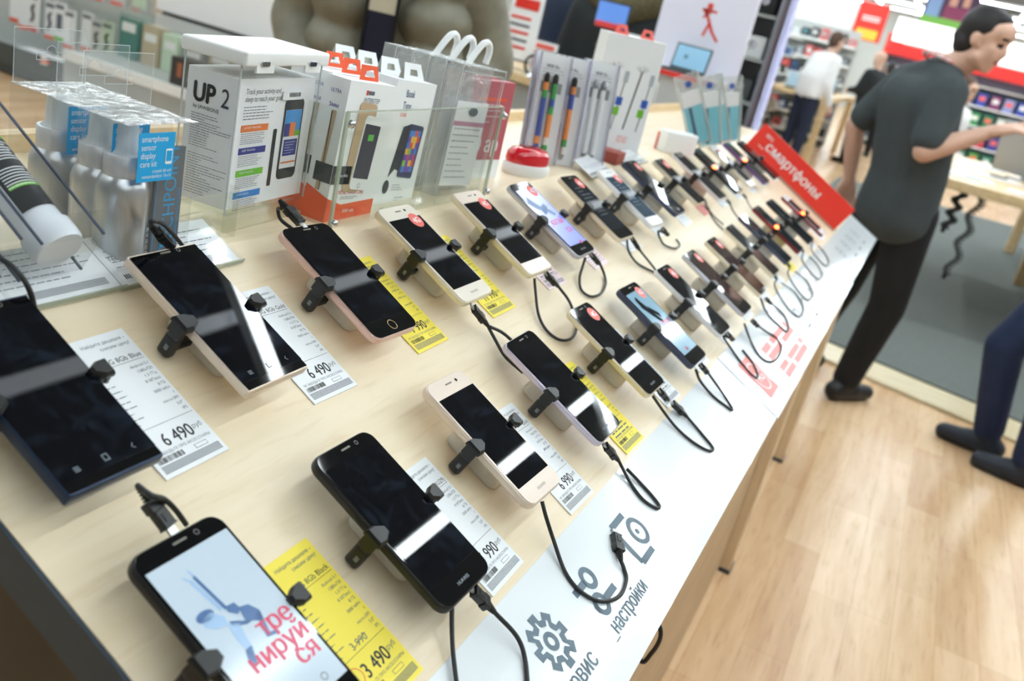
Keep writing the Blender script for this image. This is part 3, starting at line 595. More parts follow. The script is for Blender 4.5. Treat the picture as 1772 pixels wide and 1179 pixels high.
cable([(1085,812,.006),(1108,836,.003),(1128,858,.003),(1141,876,.003),(1134,879,.003),(1112,864,.003),(1092,838,.003),(1078,812,.006),(1066,790,.012)],[((1044,768,.024),(1070,797,.010))],'long narrow cable loop of the lilac edged phone')
cable([(1195,726,.004),(1215,752,.003),(1234,776,.003),(1226,780,.003),(1200,766,.003),(1172,742,.004),(1150,715,.008),(1130,686,.02)],[((1140,676,.028),(1160,696,.012)),((1160,694,.012),(1182,715,.006))],'long cable loop with a doubled plug below the gold edged black fronted phone')
cable([(1238,662,.004),(1254,686,.003),(1268,710,.003),(1252,700,.003),(1232,684,.003),(1212,660,.010),(1204,640,.02)],[((1212,632,.026),(1234,655,.006))],'pointed cable loop below the steel blue screen phone')
cable([(1285,606,.004),(1302,628,.003),(1311,650,.003),(1304,652,.003),(1284,630,.003),(1264,602,.006),(1252,582,.018)],[((1258,578,.026),(1280,598,.006))],'pointed cable loop below the white backed phone of the front row')
cable([(1326,574,.006),(1344,586,.003),(1352,604,.003),(1344,622,.003),(1328,626,.003),(1312,614,.003),(1298,588,.006),(1288,560,.02)],[((1302,556,.024),(1320,571,.008))],'wide cable loop of the nearer brownish screen phone')
cable([(1345,534,.006),(1358,548,.003),(1364,566,.003),(1360,574,.003),(1346,562,.003),(1326,540,.006),(1316,516,.02)],[((1326,518,.024),(1342,532,.008))],'cable loop of the farther brownish screen phone')
for k,(x,y,dx) in enumerate(((1345,492,45),(1368,472,38),(1392,446,30),(1408,428,26))):
    cable([(x-10,y-22,.02),(x-4,y+4,.004),(x+dx*.35,y+dx*.85,.003),(x+dx*.8,y+dx*1.25,.003),(x+dx,y+dx*.95,.003),(x+dx*.7,y+dx*.35,.004),(x+8,y-2,.008)],[((x-8,y-18,.022),(x+6,y-2,.008))],'thin cable loop at the far end of the front row, %s of four'%('nearest','second','third','farthest')[k],r=.0016,s=.8)
for k,(x,y) in enumerate(((1218,345),(1262,350),(1225,360),(1290,340))):
    cable([(x,y,.02),(x+6,y+14,.006),(x+18,y+30,.003),(x+34,y+44,.003)],[((x-4,y-3,.022),(x+8,y+10,.006))],'thin cable trailing from the far half of the back row, %s of four'%('leftmost','third','second','rightmost')[k],r=.0016,s=.8)
# ------------------------------------------------------------------ goods on the rear shelf
F0=frame((0,0,0),(0,1,0),(0,0,1))
def SH(px,py,yaw=0,lean=0,z=None,side=0):
    p=atz(px,py,LZ if z is None else z); return T(*p)@RZ(math.radians(yaw))@RY(-math.radians(lean))@RX(math.radians(-side))@F0
def cbox(m,w,h,d,mt,x=0,y=0,z=0): m.box((x+w/2,y+h/2,z-d/2),(w,h,d),mt); return m
SIDE=lambda d:frame((0,0,-d),(0,0,1),(0,1,0))    # the left-hand side face, reading from back to front
BROWNP=mat('violet_ink',(84,72,160),.5); DEEPB=mat('deep_blue_ink',(34,72,116),.5)
# clear-boxed spray bottles
ALU=mat('brushed_aluminium',(206,210,213),.30,.85,var=.08,scale=60,stretch=(1,1,6)); MIST=mat('milky_plastic',(226,232,232),.3,alpha=.75); CYAN=mat('cyan_label',(30,166,226),.5); FELT=mat('grey_microfibre',(98,106,112),.95); CYI=mat('cyan_ink',(34,150,206),.5)
def carekit(M,label):
    t=thing('screen_care_kit',M,label,'care kit','clear boxes of screen care kits'); w,h,d=.074,.118,.052
    m=MB()
    for c,s in (((w/2,h/2,0),(w,h,.0006)),((w/2,h/2,-d),(w,h,.0006)),((0,h/2,-d/2),(.0006,h,d)),((w,h/2,-d/2),(.0006,h,d))): m.box(c,s,CLEAR)
    m.box((w/2,h,-d/2),(w,.0006,d),CRINK); m.build('clear_box',t)
    m=MB(T(w/2,h,-d)); a,b=w*.47,.043
    hole=[(-.014,.018),(-.014,.024),(-.0045,.0245),(-.004,.028),(0,.030),(.004,.028),(.0045,.0245),(.014,.024),(.014,.018)]
    m.add([(x,y,0) for x,y in [(-a,0),(-a,b),(a,b),(a,0)]+hole],[(0,4,5,1),(1,5,6,7,8),(1,8,9,10,2),(2,10,11,3),(3,11,12,4,0),(2,10,11)][:5],clear('hazy_film',(250,251,251),.08,.08,.90))
    for p,q in zip(hole,hole[1:]+hole[:1]): m.bar(p,q,.0006,mat('film_edge',(206,214,214),.2,alpha=.7),z=.0002)
    for p,q in (((-a,0),(-a,b)),((-a,b),(a,b)),((a,b),(a,0))): m.bar(p,q,.0007,MC['film_edge'],z=.0002)
    m.build('hang_tab',t)
    B=T(.024,0,-d/2)@RX(-math.pi/2); b=thing('x',M,None,None); bpy.data.objects.remove(b)
    m=MB(B); m.lathe([(.0195,.001),(.0205,.003),(.0207,.052),(.0205,.060),(.0185,.067),(.0155,.071)],ALU,n=32); bt=m.build('spray_bottle',t)
    m=MB(B); m.lathe([(.0152,.070),(.0158,.071),(.0158,.088),(.0152,.0885)],mat('satin_collar',(214,216,218),.4,.4),n=32); m.build('collar',bt)
    m=MB(B); m.lathe([(.0135,.088),(.0095,.092),(.0088,.112),(.0082,.1135),(.0001,.1136)],MIST,n=24); m.box((.006,0,.104),(.012,.006,.004),MIST); m.build('spray_head',bt)
    m=MB(); m.box((.056,.05,-.010),(.030,.092,.003),FELT); m.text('TECHPOINT',.0635,.006,.0185,CYI,z=-.0082,rot=math.pi/2,sx=.92); m.bar((.0425,.006),(.0425,.09),.0006,CYI,z=-.0082); m.text('стильная чистота экрана',.0685,.010,.0042,CYI,z=-.0082,rot=math.pi/2); m.build('folded_cloth',t)
    m=MB(T(.0,0,.0006)); m.box((.0295,.092,.0002),(.037,.039,.0004),CYAN); z=.0006
    for k,s in enumerate(('smartphone','sensor','display','care kit')): m.text(s,.0135,.1045-.0066*k,.0068,PAPER,z=z,sx=.82)
    m.slab(.007,.0125,.0002,.0012,PAPER,M=T(.0425,.092,z),edge=.00005,seg=3); m.box((.0425,.0925,z+.0003),(.0055,.0085,.0002),CYAN); m.text('спрей 50 мл',.046,.0795,.0034,PAPER,z=z,align='r'); m.text('микрофибра 15x15',.046,.0755,.0034,PAPER,z=z,align='r'); m.build('front_label',t)
    return t
ck=[]
for k,(px,py) in enumerate(((222,217),(176,200),(98,170))):
    p=atz(px,py,LZ+.118); ck.append(T(p.x,p.y,LZ)@F0)
carekit(ck[0],'clear boxed silver spray bottle kit standing nearest the boxed fitness band, blue label clearly readable')
carekit(ck[1],'clear boxed silver spray bottle kit in the middle of the three')
carekit(ck[2],'clear boxed silver spray bottle kit furthest left, highest hang tab')
m=MB(); cbox(m,.30,.045,.0012,ACRYL,0,0,0); cbox(m,.30,.05,.0012,ACRYL,0,0,-.20)
for x in (0,.298): m.box((x,.024,-.10),(.0015,.048,.2),ACRYL)
solid('acrylic_tray',m,T(LX-.012,.38,LZ)@F0,'low clear acrylic tray round the spray bottle kits','display tray')
# fitness band box in a white-lidded clear safer case
M=SH(388,373,6); q0=CAM+(M.translation-CAM)*.93; M.translation=q0; M=M@Matrix.Scale(.93,4); t=thing('boxed_fitness_band',M,'white UP2 fitness band box locked in a clear case with white lid','boxed gadget')
w,h,d=.148,.152,.064; m=MB(); cbox(m,w-.006,.132,d-.006,PAPER,.003,.004,-.003); z=-.0026
m.text('Track your activity and',.016,.121,.0078,GREYINK,z=z,sx=.85,shear=.15); m.text('sleep to reach your goals.',.016,.1135,.0078,GREYINK,z=z,sx=.85,shear=.15)
m.lines(.016,.072,.108,.096,5,GREYINK,z=z,w=.0007,rnd=4,fill=(.6,1))
OR=mat('orange_panel',(232,128,60),.5);NV=mat('navy_panel',(52,56,140),.5);GR=mat('green_panel',(112,190,50),.5);BL=mat('blue_panel',(44,132,206),.5)
for k,(cm,s) in enumerate(((OR,'ACTIVITY TRACKING'),(NV,'SLEEP TRACKING'),(GR,'FOOD TRACKING'),(BL,'SMART COACH'))):
    y=.0865-.0232*k; m.box((.0385,y,z),(.047,.0068,.0004),cm); m.text(s,.020,y-.0003,.003,PAPER,z=z+.0004); m.lines(.016,.058,y-.0055,y-.0155,6,GREYINK,z=z,w=.00055,rnd=k,fill=(.75,1))
m.slab(.037,.088,.0003,.0065,mat('printed_phone_black',(46,48,50),.4),M=T(.108,.070,z),edge=.0001); m.box((.108,.070,z+.0004),(.031,.064,.0003),PAPER)
m.add([(.0925,.079,z+.0007),(.1235,.079,z+.0007),(.1235,.102,z+.0007),(.0925,.102,z+.0007)],[(0,1,2,3)],mat('printed_sky',(72,150,216),.5))
for k,(cm,hh) in enumerate(((NV,.014),(OR,.015),(GR,.006))): m.box((.0978+.0103*k,.0735+hh/2,z+.0009),(.0101,hh,.0002),cm)
m.box((.108,.061,z+.0009),(.026,.018,.0002),NV); m.lines(.097,.117,.067,.055,5,PAPER,z=z+.0012,w=.0005,rnd=2); m.box((.108,.0445,z+.0009),(.028,.0016,.0002),OR)
m.slab(.0062,.062,.0003,.001,mat('printed_band_black',(38,40,42),.4),M=T(.0765,.052,z),edge=.0001)
m.box((.100,.118,z+.0012),(.038,.0095,.0008),PAPER); m.barcode(.092,.1165,.022,.0045,INK,z=z+.0018,rnd=4)
Sd=SIDE(d-.003)@T(0,0,-.0028); 
for b in range(-3,4): m.text('UP',.0075+b*.0003,.1045,.0265,INK,M=Sd,z=.0003+b*1e-5,sx=.80); m.text('UP',.0075,.1045+b*.00025,.0265,INK,M=Sd,z=.0003+b*1e-5,sx=.80)
m.text('2',.0400,.1045,.0265,INK,M=Sd,z=.0003,sx=.80); m.text('by JAWBONE',.009,.0975,.0052,INK,M=Sd,z=.0003)
m.lines(.008,.056,.092,.060,14,GREYINK,M=Sd,z=.0003,w=.0006,rnd=11,fill=(.3,1)); m.lines(.008,.056,.052,.012,16,GREYINK,M=Sd,z=.0003,w=.0006,rnd=12,fill=(.3,1)); m.build('printed_carton',t)
m=MB()
for c,s in (((w/2,h/2,0),(w,h,.0012)),((w/2,h/2,-d),(w,h,.0012)),((0,h/2,-d/2),(.0012,h,d)),((w,h/2,-d/2),(.0012,h,d))): m.box(c,s,CLEAR)
for x in (0,w):
    for zz in (0,-d): m.box((x,h/2,zz),(.0014,h,.0014),MC['film_edge'])
m.build('clear_case',t)
m=MB(); m.slab(w+.008,d+.012,.014,.004,WHITE,M=T(w/2,h-.002,-d/2+.001)@RX(-math.pi/2)@T(0,0,0),edge=.0025,seg=5)
rz=(q0.z-LZ)/.93; m2=MB(); m2.box((w/2,-rz/2,-.003),(w*.96,rz,.002),ACRYL); m2.box((w/2,-rz/2,-d+.003),(w*.96,rz,.002),ACRYL); m2.box((w/2,-.0012,-d/2),(w,.002,d),ACRYL); m2.build('clear_riser',t)
for x in (.030,.118): m.box((x,h-.003,.0055),(.030,.011,.003),WHITE,bev=.0008); m.slab(.014,.0055,.0012,.002,CHROME,M=T(x-.002,h+.001,.0072),edge=.0004)
m.build('white_lid',t)
# slim power-case cartons with orange feet
PH_O=mat('orange_card',(236,92,48),.5); GOLDP=mat('printed_gold',(196,170,136),.4); DGREY=mat('printed_dark_grey',(62,64,66),.45)
def powercase(M,label):
    t=thing('power_case_carton',M,label,'phone case carton','power case cartons'); w,h,d=.090,.152,.030
    m=MB(); cbox(m,w,h,d,PAPER); z=.0004
    m.add([(0,0,z),(w,0,z),(w,.024,z),(.026,.019,z),(0,.026,z)],[(0,1,2,3,4)],PH_O); m.add([(0,0,z),(d,0,z),(d,.026,z),(0,.036,z)],[(0,1,2,3)],PH_O,M=SIDE(d))
    m.text('INTERSTEP',.030,.131,.0075,GREYINK,z=z,sx=.85); m.box((.034,.1415,z),(.003,.005,.0002),RED); m.box((.042,.1415,z),(.011,.004,.0002),GREYINK)
    m.slab(.034,.098,.0004,.006,GOLDP,M=T(.040,.082,z)@RZ(-.05),edge=.0001); m.slab(.034,.082,.0004,.006,PAPER,M=T(.054,.076,z+.0004)@RZ(-.08),edge=.0001); m.slab(.030,.060,.0003,.001,mat('printed_night_screen',(62,58,74),.4),M=T(.0545,.078,z+.001)@RZ(-.08),edge=.0001); m.box((.0555,.094,z+.0016),(.011,.007,.0002),mat('printed_green',(92,190,70),.5)); m.disc(.0028,GREYINK,c=(.0515,.040,z+.0012),ri=.0004)
    m.box((.016,.052,z+.0002),(.034,.020,.0004),DGREY); m.text('iPhone 6/6s',.003,.050,.0052,PAPER,z=z+.0008)
    m.text('METAL POWER CASE',.016,.0305,.0068,RED,z=z,sx=.78); m.lines(.022,.055,.0275,.0255,2,GREYINK,z=z,w=.0006); m.text('3000 mAh',.030,.010,.0055,PAPER,z=z+.0004)
    Sd=SIDE(d)@T(0,0,.0004); m.text('ULTRA',.008,.136,.0055,BROWNP,M=Sd,sx=.8); m.text('5мм',.009,.121,.0062,BROWNP,M=Sd); m.slab(.0055,.086,.0003,.001,GOLDP,M=Sd@T(.016,.075,0)@RZ(-.04),edge=.0001); m.bar((.015,.117),(.017,.033),.0012,DGREY,M=Sd,z=.0006); m.box((.018,.052,.0004),(.022,.020,.0004),DGREY,M=Sd)
    m.build('carton',t)
    m=MB(T(w*.62,h,-d/2)); a=.019; m.add([(-a,0,0),(-a+.002,.016,-.002),(a-.004,.016,-.002),(a,0,0),(-.009,.004,-.0005),(-.006,.010,-.0012),(.006,.0115,-.0012),(.011,.004,-.0005)],[(0,4,5,1),(1,5,6,2),(2,6,7,3),(3,7,4,0)],PH_O); m.build('hang_tab',t)
    return t
b0=atz(560,388,LZ)
for k in range(3): powercase(T(b0.x-.004-.032*k,b0.y+.004+.012*k,LZ)@RX(math.radians(-4))@F0,'white and orange power case carton with an orange hang tab, %s'%('front one of the row','middle one of the row','back one of the row')[k])
# book-type case cartons
def booktype(M,label):
    t=thing('book_case_carton',M,label,'phone case carton','book type case cartons'); w,h,d=.092,.150,.026
    m=MB(); cbox(m,w,h,d,PAPER); z=.0004
    m.text('Book',.024,.131,.0125,DEEPB,z=z,sx=.75); m.text('Type',.022,.117,.0125,DEEPB,z=z,sx=.75); m.text('CASE',.020,.108,.006,RED,z=z)
    K=mat('printed_case_black',(44,48,56),.4)
    m.poly([(.022,.034),(.034,.096),(.052,.100),(.050,.040),(.034,.044)],z,K); m.slab(.036,.066,.0004,.004,mat('printed_phone_navy',(58,60,96),.4),M=T(.062,.066,z)@RZ(-.08),edge=.0001)
    rg=random.Random(3); cols=[mat('printed_%s'%n,c,.4) for n,c in (('magenta',(190,70,120)),('azure',(70,130,210)),('lime',(140,200,80)),('amber',(240,190,70)),('violet',(110,80,180)),('scarlet',(220,80,60)))]
    for i in range(7):
        for j in range(4): m.box((.052+.0066*j+.0006*(i-3),.044+.0074*i,z+.0007),(.0066,.0074,.0002),cols[rg.randrange(6)])
    m.disc(.0068,K,c=(.022,.022,z),ry=.0085); m.lines(.036,.062,.024,.018,3,GREYINK,z=z,w=.0007); m.lines(.048,.07,.008,.004,2,GREYINK,z=z,w=.0007)
    Sd=SIDE(d)@T(0,0,.0004); m.text('Book Type',.009,.010,.0105,DEEPB,M=Sd@T(.006,0,0),rot=math.pi/2,sx=.85); m.text('LIMITED LINE',.018,.098,.0052,RED,M=Sd,rot=math.pi/2)
    m.build('carton',t)
    m=MB(T(w*.55,h,-d/2)); a=.024; m.add([(-a,0,.004),(-a+.004,.019,-.002),(a-.006,.019,-.002),(a,0,.004),(-.009,.005,.002),(-.007,.012,0),(.008,.012,0),(.010,.005,.002)],[(0,4,5,1),(1,5,6,2),(2,6,7,3),(3,7,4,0)],PAPER); m.add([(-a,0,-.004),(-a+.004,.019,-.002),(a-.006,.019,-.002),(a,0,-.004)],[(0,3,2,1)],mat('card_inside',(214,212,200),.7)); m.build('hang_tab',t)
    return t
b1=atz(654,361,LZ)
for k in range(4): booktype(T(b1.x-.012-.029*k,b1.y+.004-.006*k,LZ)@RX(math.radians(-4))@F0,'white book type case carton showing a phone with a colourful screen, front of its row' if k==0 else 'white book type case carton with a white hang tab, %s in its row'%('second','third','last')[k-1])
# clear clamshell packs
def clam(M,label,card=0,hook=0):
    t=thing('clamshell_pack',M,label,'blister pack','empty looking clamshell packs'); w,h,d=.105,.172,.020
    m=MB()
    m.box((w/2,h/2,-.001),(w,h,.0008),CLEAR); m.box((w/2,h/2,-d),(w,h,.0008),CRINK); m.box((0,h/2,-d/2),(.0008,h,d),CLEAR); m.box((w,h/2,-d/2),(.0008,h,d),CLEAR); m.box((w/2,h,-d/2),(w,.0008,d),CRINK); m.box((w/2,0,-d/2),(w,.0008,d),CLEAR)
    for p,q in (((0,0),(0,h)),((0,h),(w,h)),((w,h),(w,0))): m.bar(p,q,.0022,MC['film_edge'],z=.0002); m.bar((p[0]*.9+.005,p[1]*.93+.004),(q[0]*.9+.005,q[1]*.93+.004),.0014,MC['film_edge'],z=.0003)
    m.build('clear_shell',t)
    if hook: m=MB(T(w*.62,h,-d)); m.tube(smooth([(-.03,-.004,0),(-.016,.014,0),(-.002,.028,0),(.010,.030,0),(.017,.020,0),(.014,.004,0)]),.0045,WHITE,8); m.build('hanging_hook',t)
    if card:
        m=MB(); m.box((w*.52,h*.40,-.008),(w*.72,h*.66,.001),PAPER); m.box((w*.52,h*.56,-.0072),(w*.72,.006,.0004),mat('mauve_bar',(196,140,166),.5)); m.lines(w*.2,w*.84,h*.52,h*.14,9,GREYINK,z=-.0068,w=.0009); m.disc(.011,GREYINK,c=(w*.55,h*.655,-.0068),ry=.006); m.build('paper_insert',t)
    return t
b2=atz(742,344,LZ)
for k in range(5): clam(T(b2.x-.002-.024*k,b2.y+.016-.002*k,LZ+.001)@RZ(math.radians(-6))@RX(math.radians(-3))@F0,'clear clamshell pack with a printed paper insert, front of the row' if k==0 else 'clear clamshell pack, %s in the row'%('second','third','fourth','last')[k-1],k==0,k<3)
def redpack(M,label):
    m=MB(); m.box((.05,.072,-.008),(.10,.144,.016),mat('dull_crimson_card',(186,92,100),.5)); z=.0004
    m.text('10 ар',.018,.040,.034,PAPER,z=z,sx=.85); m.box((.05,.118,z),(.07,.004,.0002),PH_O); m.box((.05,.014,z),(.10,.028,.0002),PAPER); m.box((.03,.07,z),(.012,.006,.0002),GR); m.lines(.01,.09,.11,.085,4,PAPER,z=z,w=.001); m.barcode(.06,.006,.03,.014,INK,z=z,rnd=2)
    return solid('crimson_card_pack',m,M,label,'card pack','crimson card packs')
b3=atz(852,318,LZ)
for k in range(2): redpack(T(b3.x-.04-.03*k,b3.y-.05,LZ)@RZ(math.radians(-12))@F0,('dull crimson card pack seen through the clear clamshells, front one','dull crimson card pack behind another of its kind')[k])
# acrylic bin front with its screws
m=MB(); w=.36; m.box((w/2,.062,0),(w,.124,.0025),ACRYL); m.box((w/2,.124,0),(w,.0012,.0028),ACREDGE)
for x in (0,w): m.box((x,.062,-.045),(.003,.124,.09),ACRYL); m.box((x,.062,.0005),(.0045,.124,.003),ACREDGE); m.lathe([(.0045,0),(.0045,.004),(.003,.006),(.0001,.0062)],CHROME,M=T(x+.006,.112,0),n=16); m.lathe([(.0045,0),(.0045,.004),(.003,.006),(.0001,.0062)],CHROME,M=T(x+.004,.006,0),n=16)
m.box((w/2,.002,-.06),(w,.003,.12),ACRYL)
p=atz(564,394,LZ); solid('acrylic_bin',m,T(p.x+.004,p.y,LZ)@F0,'clear acrylic bin with metal screws holding the phone case cartons','display bin')
# red alarm puck
p=atz(914,305,LZ); M=T(p.x-.012,p.y+.01,LZ)@RZ(math.radians(60)); t=thing('alarm_puck',M,'oval red alarm beacon on a white base, at the back of the table','alarm')
m=MB(); m.lathe([(.036,0),(.038,.003),(.0385,.014),(.036,.018)],WHITE,n=40,sx=1.15,sy=.72); m.build('white_base',t)
m=MB(); m.lathe([(.034,.018),(.0355,.024),(.034,.034),(.028,.041),(.016,.044),(.0001,.0445)],mat('red_translucent_lens',(196,18,34),.08,spec=.7,coat=.6,emit=.12),n=40,sx=1.15,sy=.72); m.slab(.04,.016,.003,.007,mat('deep_red_lens',(120,8,20),.1),M=T(0,0,.0425),edge=.001); m.build('red_lens',t)
# stylus packs
def stylus(M,label,kind):
    t=thing('stylus_pack',M,label,'stylus pack','hanging stylus packs'); w,h,d=.056,.185,.014
    m=MB(); m.box((w/2,h/2,-.012),(w,h,.0015),PAPER); z=-.0108; m.lines(w*.25,w*.7,h*.90,h*.885,2,GREYINK,z=z,w=.0016,rnd=5); m.lines(.006,w-.006,h*.86,h*.80,3,GREYINK,z=z,w=.0007); m.box((w*.5,h*.70,z),(w*.7,.018,.0004),mat('cool_grey_panel',(150,154,156),.5)); m.build('backing_card',t)
    m=MB(); m.box((w/2,h/2,0),(w,h,.0008),CLEAR)
    for x in (0,w): m.box((x,h/2,-d/2),(.0008,h,d),mat('violet_tinted_edge',(170,168,200),.2,alpha=.45))
    m.build('clear_blister',t)
    rg=random.Random(kind); pal=[(200,60,70),(70,160,80),(240,150,80),(70,90,170),(236,232,226),(240,200,80)] if kind!=2 else [(238,238,240),(230,230,236)]
    for k,x in enumerate((.017,.033)):
        m=MB(T(x,.018,-.006)@RX(-math.pi/2)@RZ(0)); 
        n=9 if kind!=2 else 2; L=.118/n
        for j in range(n): m.lathe([(.0048,L*j),(.0048,L*(j+1))],mat('pen_%d_%d_%d'%pal[rg.randrange(len(pal))] if False else 'barrel_paint_%s'%'abcdef'[(rg.randrange(len(pal))+(6 if False else 0))%6]+('_plain' if kind==2 else ''),pal[rg.randrange(len(pal))],.3),n=12)
        m.lathe([(.0048,.118),(.0052,.120),(.0052,.130),(.0030,.134),(.0001,.135)],BLACKP if kind!=2 else STEEL,n=12); m.lathe([(.0001,-.010),(.0022,-.006),(.0048,0)],STEEL,n=12); m.build('stylus_pen',t)
    return t
for k,((px,py),nm) in enumerate((((917,284),'left'),((950,287),'middle'),((1003,287),'right'))):
    p=atz(px,py,LZ)
    for j in range(2): stylus(T(p.x-.012-.017*j,p.y+.002+.014*j,LZ+.004)@RZ(math.radians(-50))@RY(math.radians(-12))@F0,('front %s' if j==0 else 'rear %s')%nm+(' stylus pack, white pens' if k==2 else ' stylus pack with multicoloured pens')+' in clear plastic',k)
# tall white cartons of tripods
def tallbox(M,label):
    t=thing('tripod_carton',M,label,'tripod carton','tall white tripod cartons'); w,h,d=.070,.235,.050
    m=MB(); cbox(m,w,h,d,PAPER); z=.0004; K=mat('printed_tripod_black',(66,68,70),.5)
    m.bar((.022,.055),(.032,.17),.0035,K,z=z)
    for a in (-.9,-.5,.1,.5,.9): m.bar((.032,.17),(.032+.018*math.sin(a),.17+.016*math.cos(a)),.0008,K,z=z)
    m.bar((.052,.055),(.057,.15),.002,K,z=z); m.slab(.010,.022,.0002,.002,mat('printed_phone_grey',(180,190,196),.5),M=T(.058,.16,z),edge=.00005); m.box((.055,.112,z),(.014,.016,.0003),mat('blue_square_print',(50,92,184),.5)); m.box((.052,.092,z),(.014,.016,.0003),GR)
    m.lines(.014,.056,.040,.030,3,CORAL,z=z,w=.0014,rnd=8); m.box((w/2,.006,z),(w,.012,.0002),PH_O); m.box((w/2,.006,-d/2),(w+.0004,.012,d+.0004),PH_O); m.build('carton',t)
    m=MB(T(w/2,h,-d/2)); m.add([(-.016,0,0),(-.010,.018,-.004),(.010,.018,-.004),(.016,0,0),(-.006,.005,-.001),(-.004,.012,-.002),(.004,.012,-.002),(.006,.005,-.001)],[(0,4,5,1),(1,5,6,2),(2,6,7,3),(3,7,4,0)],CORAL); m.build('hang_tab',t)
for (px,py,l) in ((1048,266,'right tall white tripod carton with orange foot and coral tab'),(1003,262,'left tall white tripod carton, partly behind the right one')):
    p=atz(px,py,LZ); tallbox(T(p.x,p.y,LZ)@RZ(math.radians(-48))@F0,l)
# price cards in clear holders at the top edge of the slope
def holder(c,w,l,label,big=None,head=None,yaw=0,h=.004):
    M=TM(c[0],c[1],h,yaw); t=thing('price_card_holder',M,label,'price card','clear card holders at the top of the slope')
    m=MB(); m.box((0,0,0),(w,l,.0008),PAPER); z=.0006; m.lines(-w*.44,w*.46,l*.40,-l*.16,6,GREYINK,z=z,w=.0009,rnd=int(w*1e4),fill=(.6,1),words=True)
    if head:
        m.disc(.0045,GREYINK,c=(-w*.42,l*.38,z+.0001),ri=.0005); m.box((-w*.30,l*.38,z),(w*.2,l*.12,.0002),PAPER); m.text('Найдите дешевле –',-w*.12,l*.38,.0052,INK,z=z+.0002); m.text('снизим цену!',-w*.12,l*.27,.0052,INK,z=z+.0002); m.text(head,-w*.46,-l*.02,.0068,INK,z=z+.0002)
    m.barcode(-w*.44,-l*.40,w*.30,l*.09,INK,z=z,rnd=5)
    for k in range(6): m.bar((-w*.1,-l*.30-.0012*k),(w*.44,-l*.30-.0012*k),.0006,GREYINK,z=z)
    if big: m.text(big,w*.46,-l*.38,.017,GREYINK,z=z,align='r')
    m.build('printed_card',t)
    m=MB(); m.box((0,0,.0022),(w+.006,l+.004,.0008),CLEAR); m.box((0,0,-.0014),(w+.006,l+.004,.0010),CLEAR); m.box((0,-l/2-.003,.0008),(w+.006,.0014,.005),ACREDGE); m.build('clear_holder',t)
holder((-.369,.581),.134,.053,'white card in a clear holder reading Techpoint 1002, behind the pale gold phone',head='Techpoint 1002')
holder((-.370,.448),.130,.053,'white card in a clear holder full of small print, behind the navy phone')
holder((-.352,.382),.062,.055,'small white card with a large price, above the navy phone at the left edge',big='5 990',h=.012)
holder((-.363,1.608),.110,.046,'white card in a tilted clear holder below the stylus packs',h=.010,yaw=.05)
holder((-.366,1.835),.120,.040,'white card in a clear holder below the tall tripod cartons',h=.010)
holder((-.366,2.235),.150,.036,'white card in a clear holder in front of the blue and clear packs',h=.010)
# slanting clear packs with bottles at the far left
def slantpack(v,y,label,kind):
    w,l,d=.052,.175,.040; M=TM(v,y,.022,0)@RX(math.radians(4)); t=thing('slanting_bottle_pack',M,label,'bottle pack','clear packs lying on the slope')
    m=MB()
    for c,s in (((0,0,0),(w,l,.0008)),((0,0,d),(w,l,.0008)),((-w/2,0,d/2),(.0008,l,d)),((w/2,0,d/2),(.0008,l,d)),((0,-l/2,d/2),(w,.0008,d))): m.box(c,s,CLEAR)
    for x in (-w/2,w/2):
        for zz in (0,d): m.box((x,0,zz),(.0016,l,.0016),mat('pack_dark_edge',(70,78,92),.3))
    m.build('clear_box',t)
    if kind==0:
        B=T(.002,-l/2+.006,d*.5)@RX(-math.pi/2)
        m=MB(B); m.lathe([(.0175,0),(.019,.004),(.019,.018),(.0165,.02),(.0165,.11),(.013,.122),(.013,.15),(.011,.155)],mat('white_bottle',(226,232,238),.3),n=32); bt=m.build('foam_bottle',t)
        m=MB(B); R=[];n=20
        for zz in (.030,.104): R.append([(.0168*math.cos(a),.0168*math.sin(a),zz) for a in [math.radians(-150+160*i/n) for i in range(n+1)]])
        k=n+1; m.add(R[0]+R[1],[(i,i+1,k+i+1,k+i) for i in range(n)],mat('black_label',(34,36,38),.4),True)
        for zz,mm in ((.098,GR),(.052,GR)):
            R=[[(.0170*math.cos(a),.0170*math.sin(a),zz+e) for a in [math.radians(-140+110*i/n) for i in range(n+1)]] for e in (-.003,.0)]
            m.add(R[0]+R[1],[(i,i+1,k+i+1,k+i) for i in range(n)],mm,True)
        for j in range(14):
            zz=.090-.0026*j-(.006 if j>6 else 0); e=random.Random(j).uniform(60,110)
            R=[[(.0170*math.cos(a),.0170*math.sin(a),zz+q) for a in [math.radians(-140+e*i/n) for i in range(n+1)]] for q in (0,.0009)]
            m.add(R[0]+R[1],[(i,i+1,k+i+1,k+i) for i in range(n)],PAPER,True)
        m.build('label',bt)
    else:
        m=MB(); m.box((0,0,d*.4),(w*.8,l*.9,d*.5),mat('satin_silver_pouch',(150,158,172),.3,.6,bump=.3,scale=12),bev=.006); m.build('silver_pouch',t)
slantpack(-.445,.455,'clear slanting pack holding a white bottle with a black label and green heading',0)
slantpack(-.452,.392,'clear slanting pack with silver contents, cut off by the left edge of the photo',1)
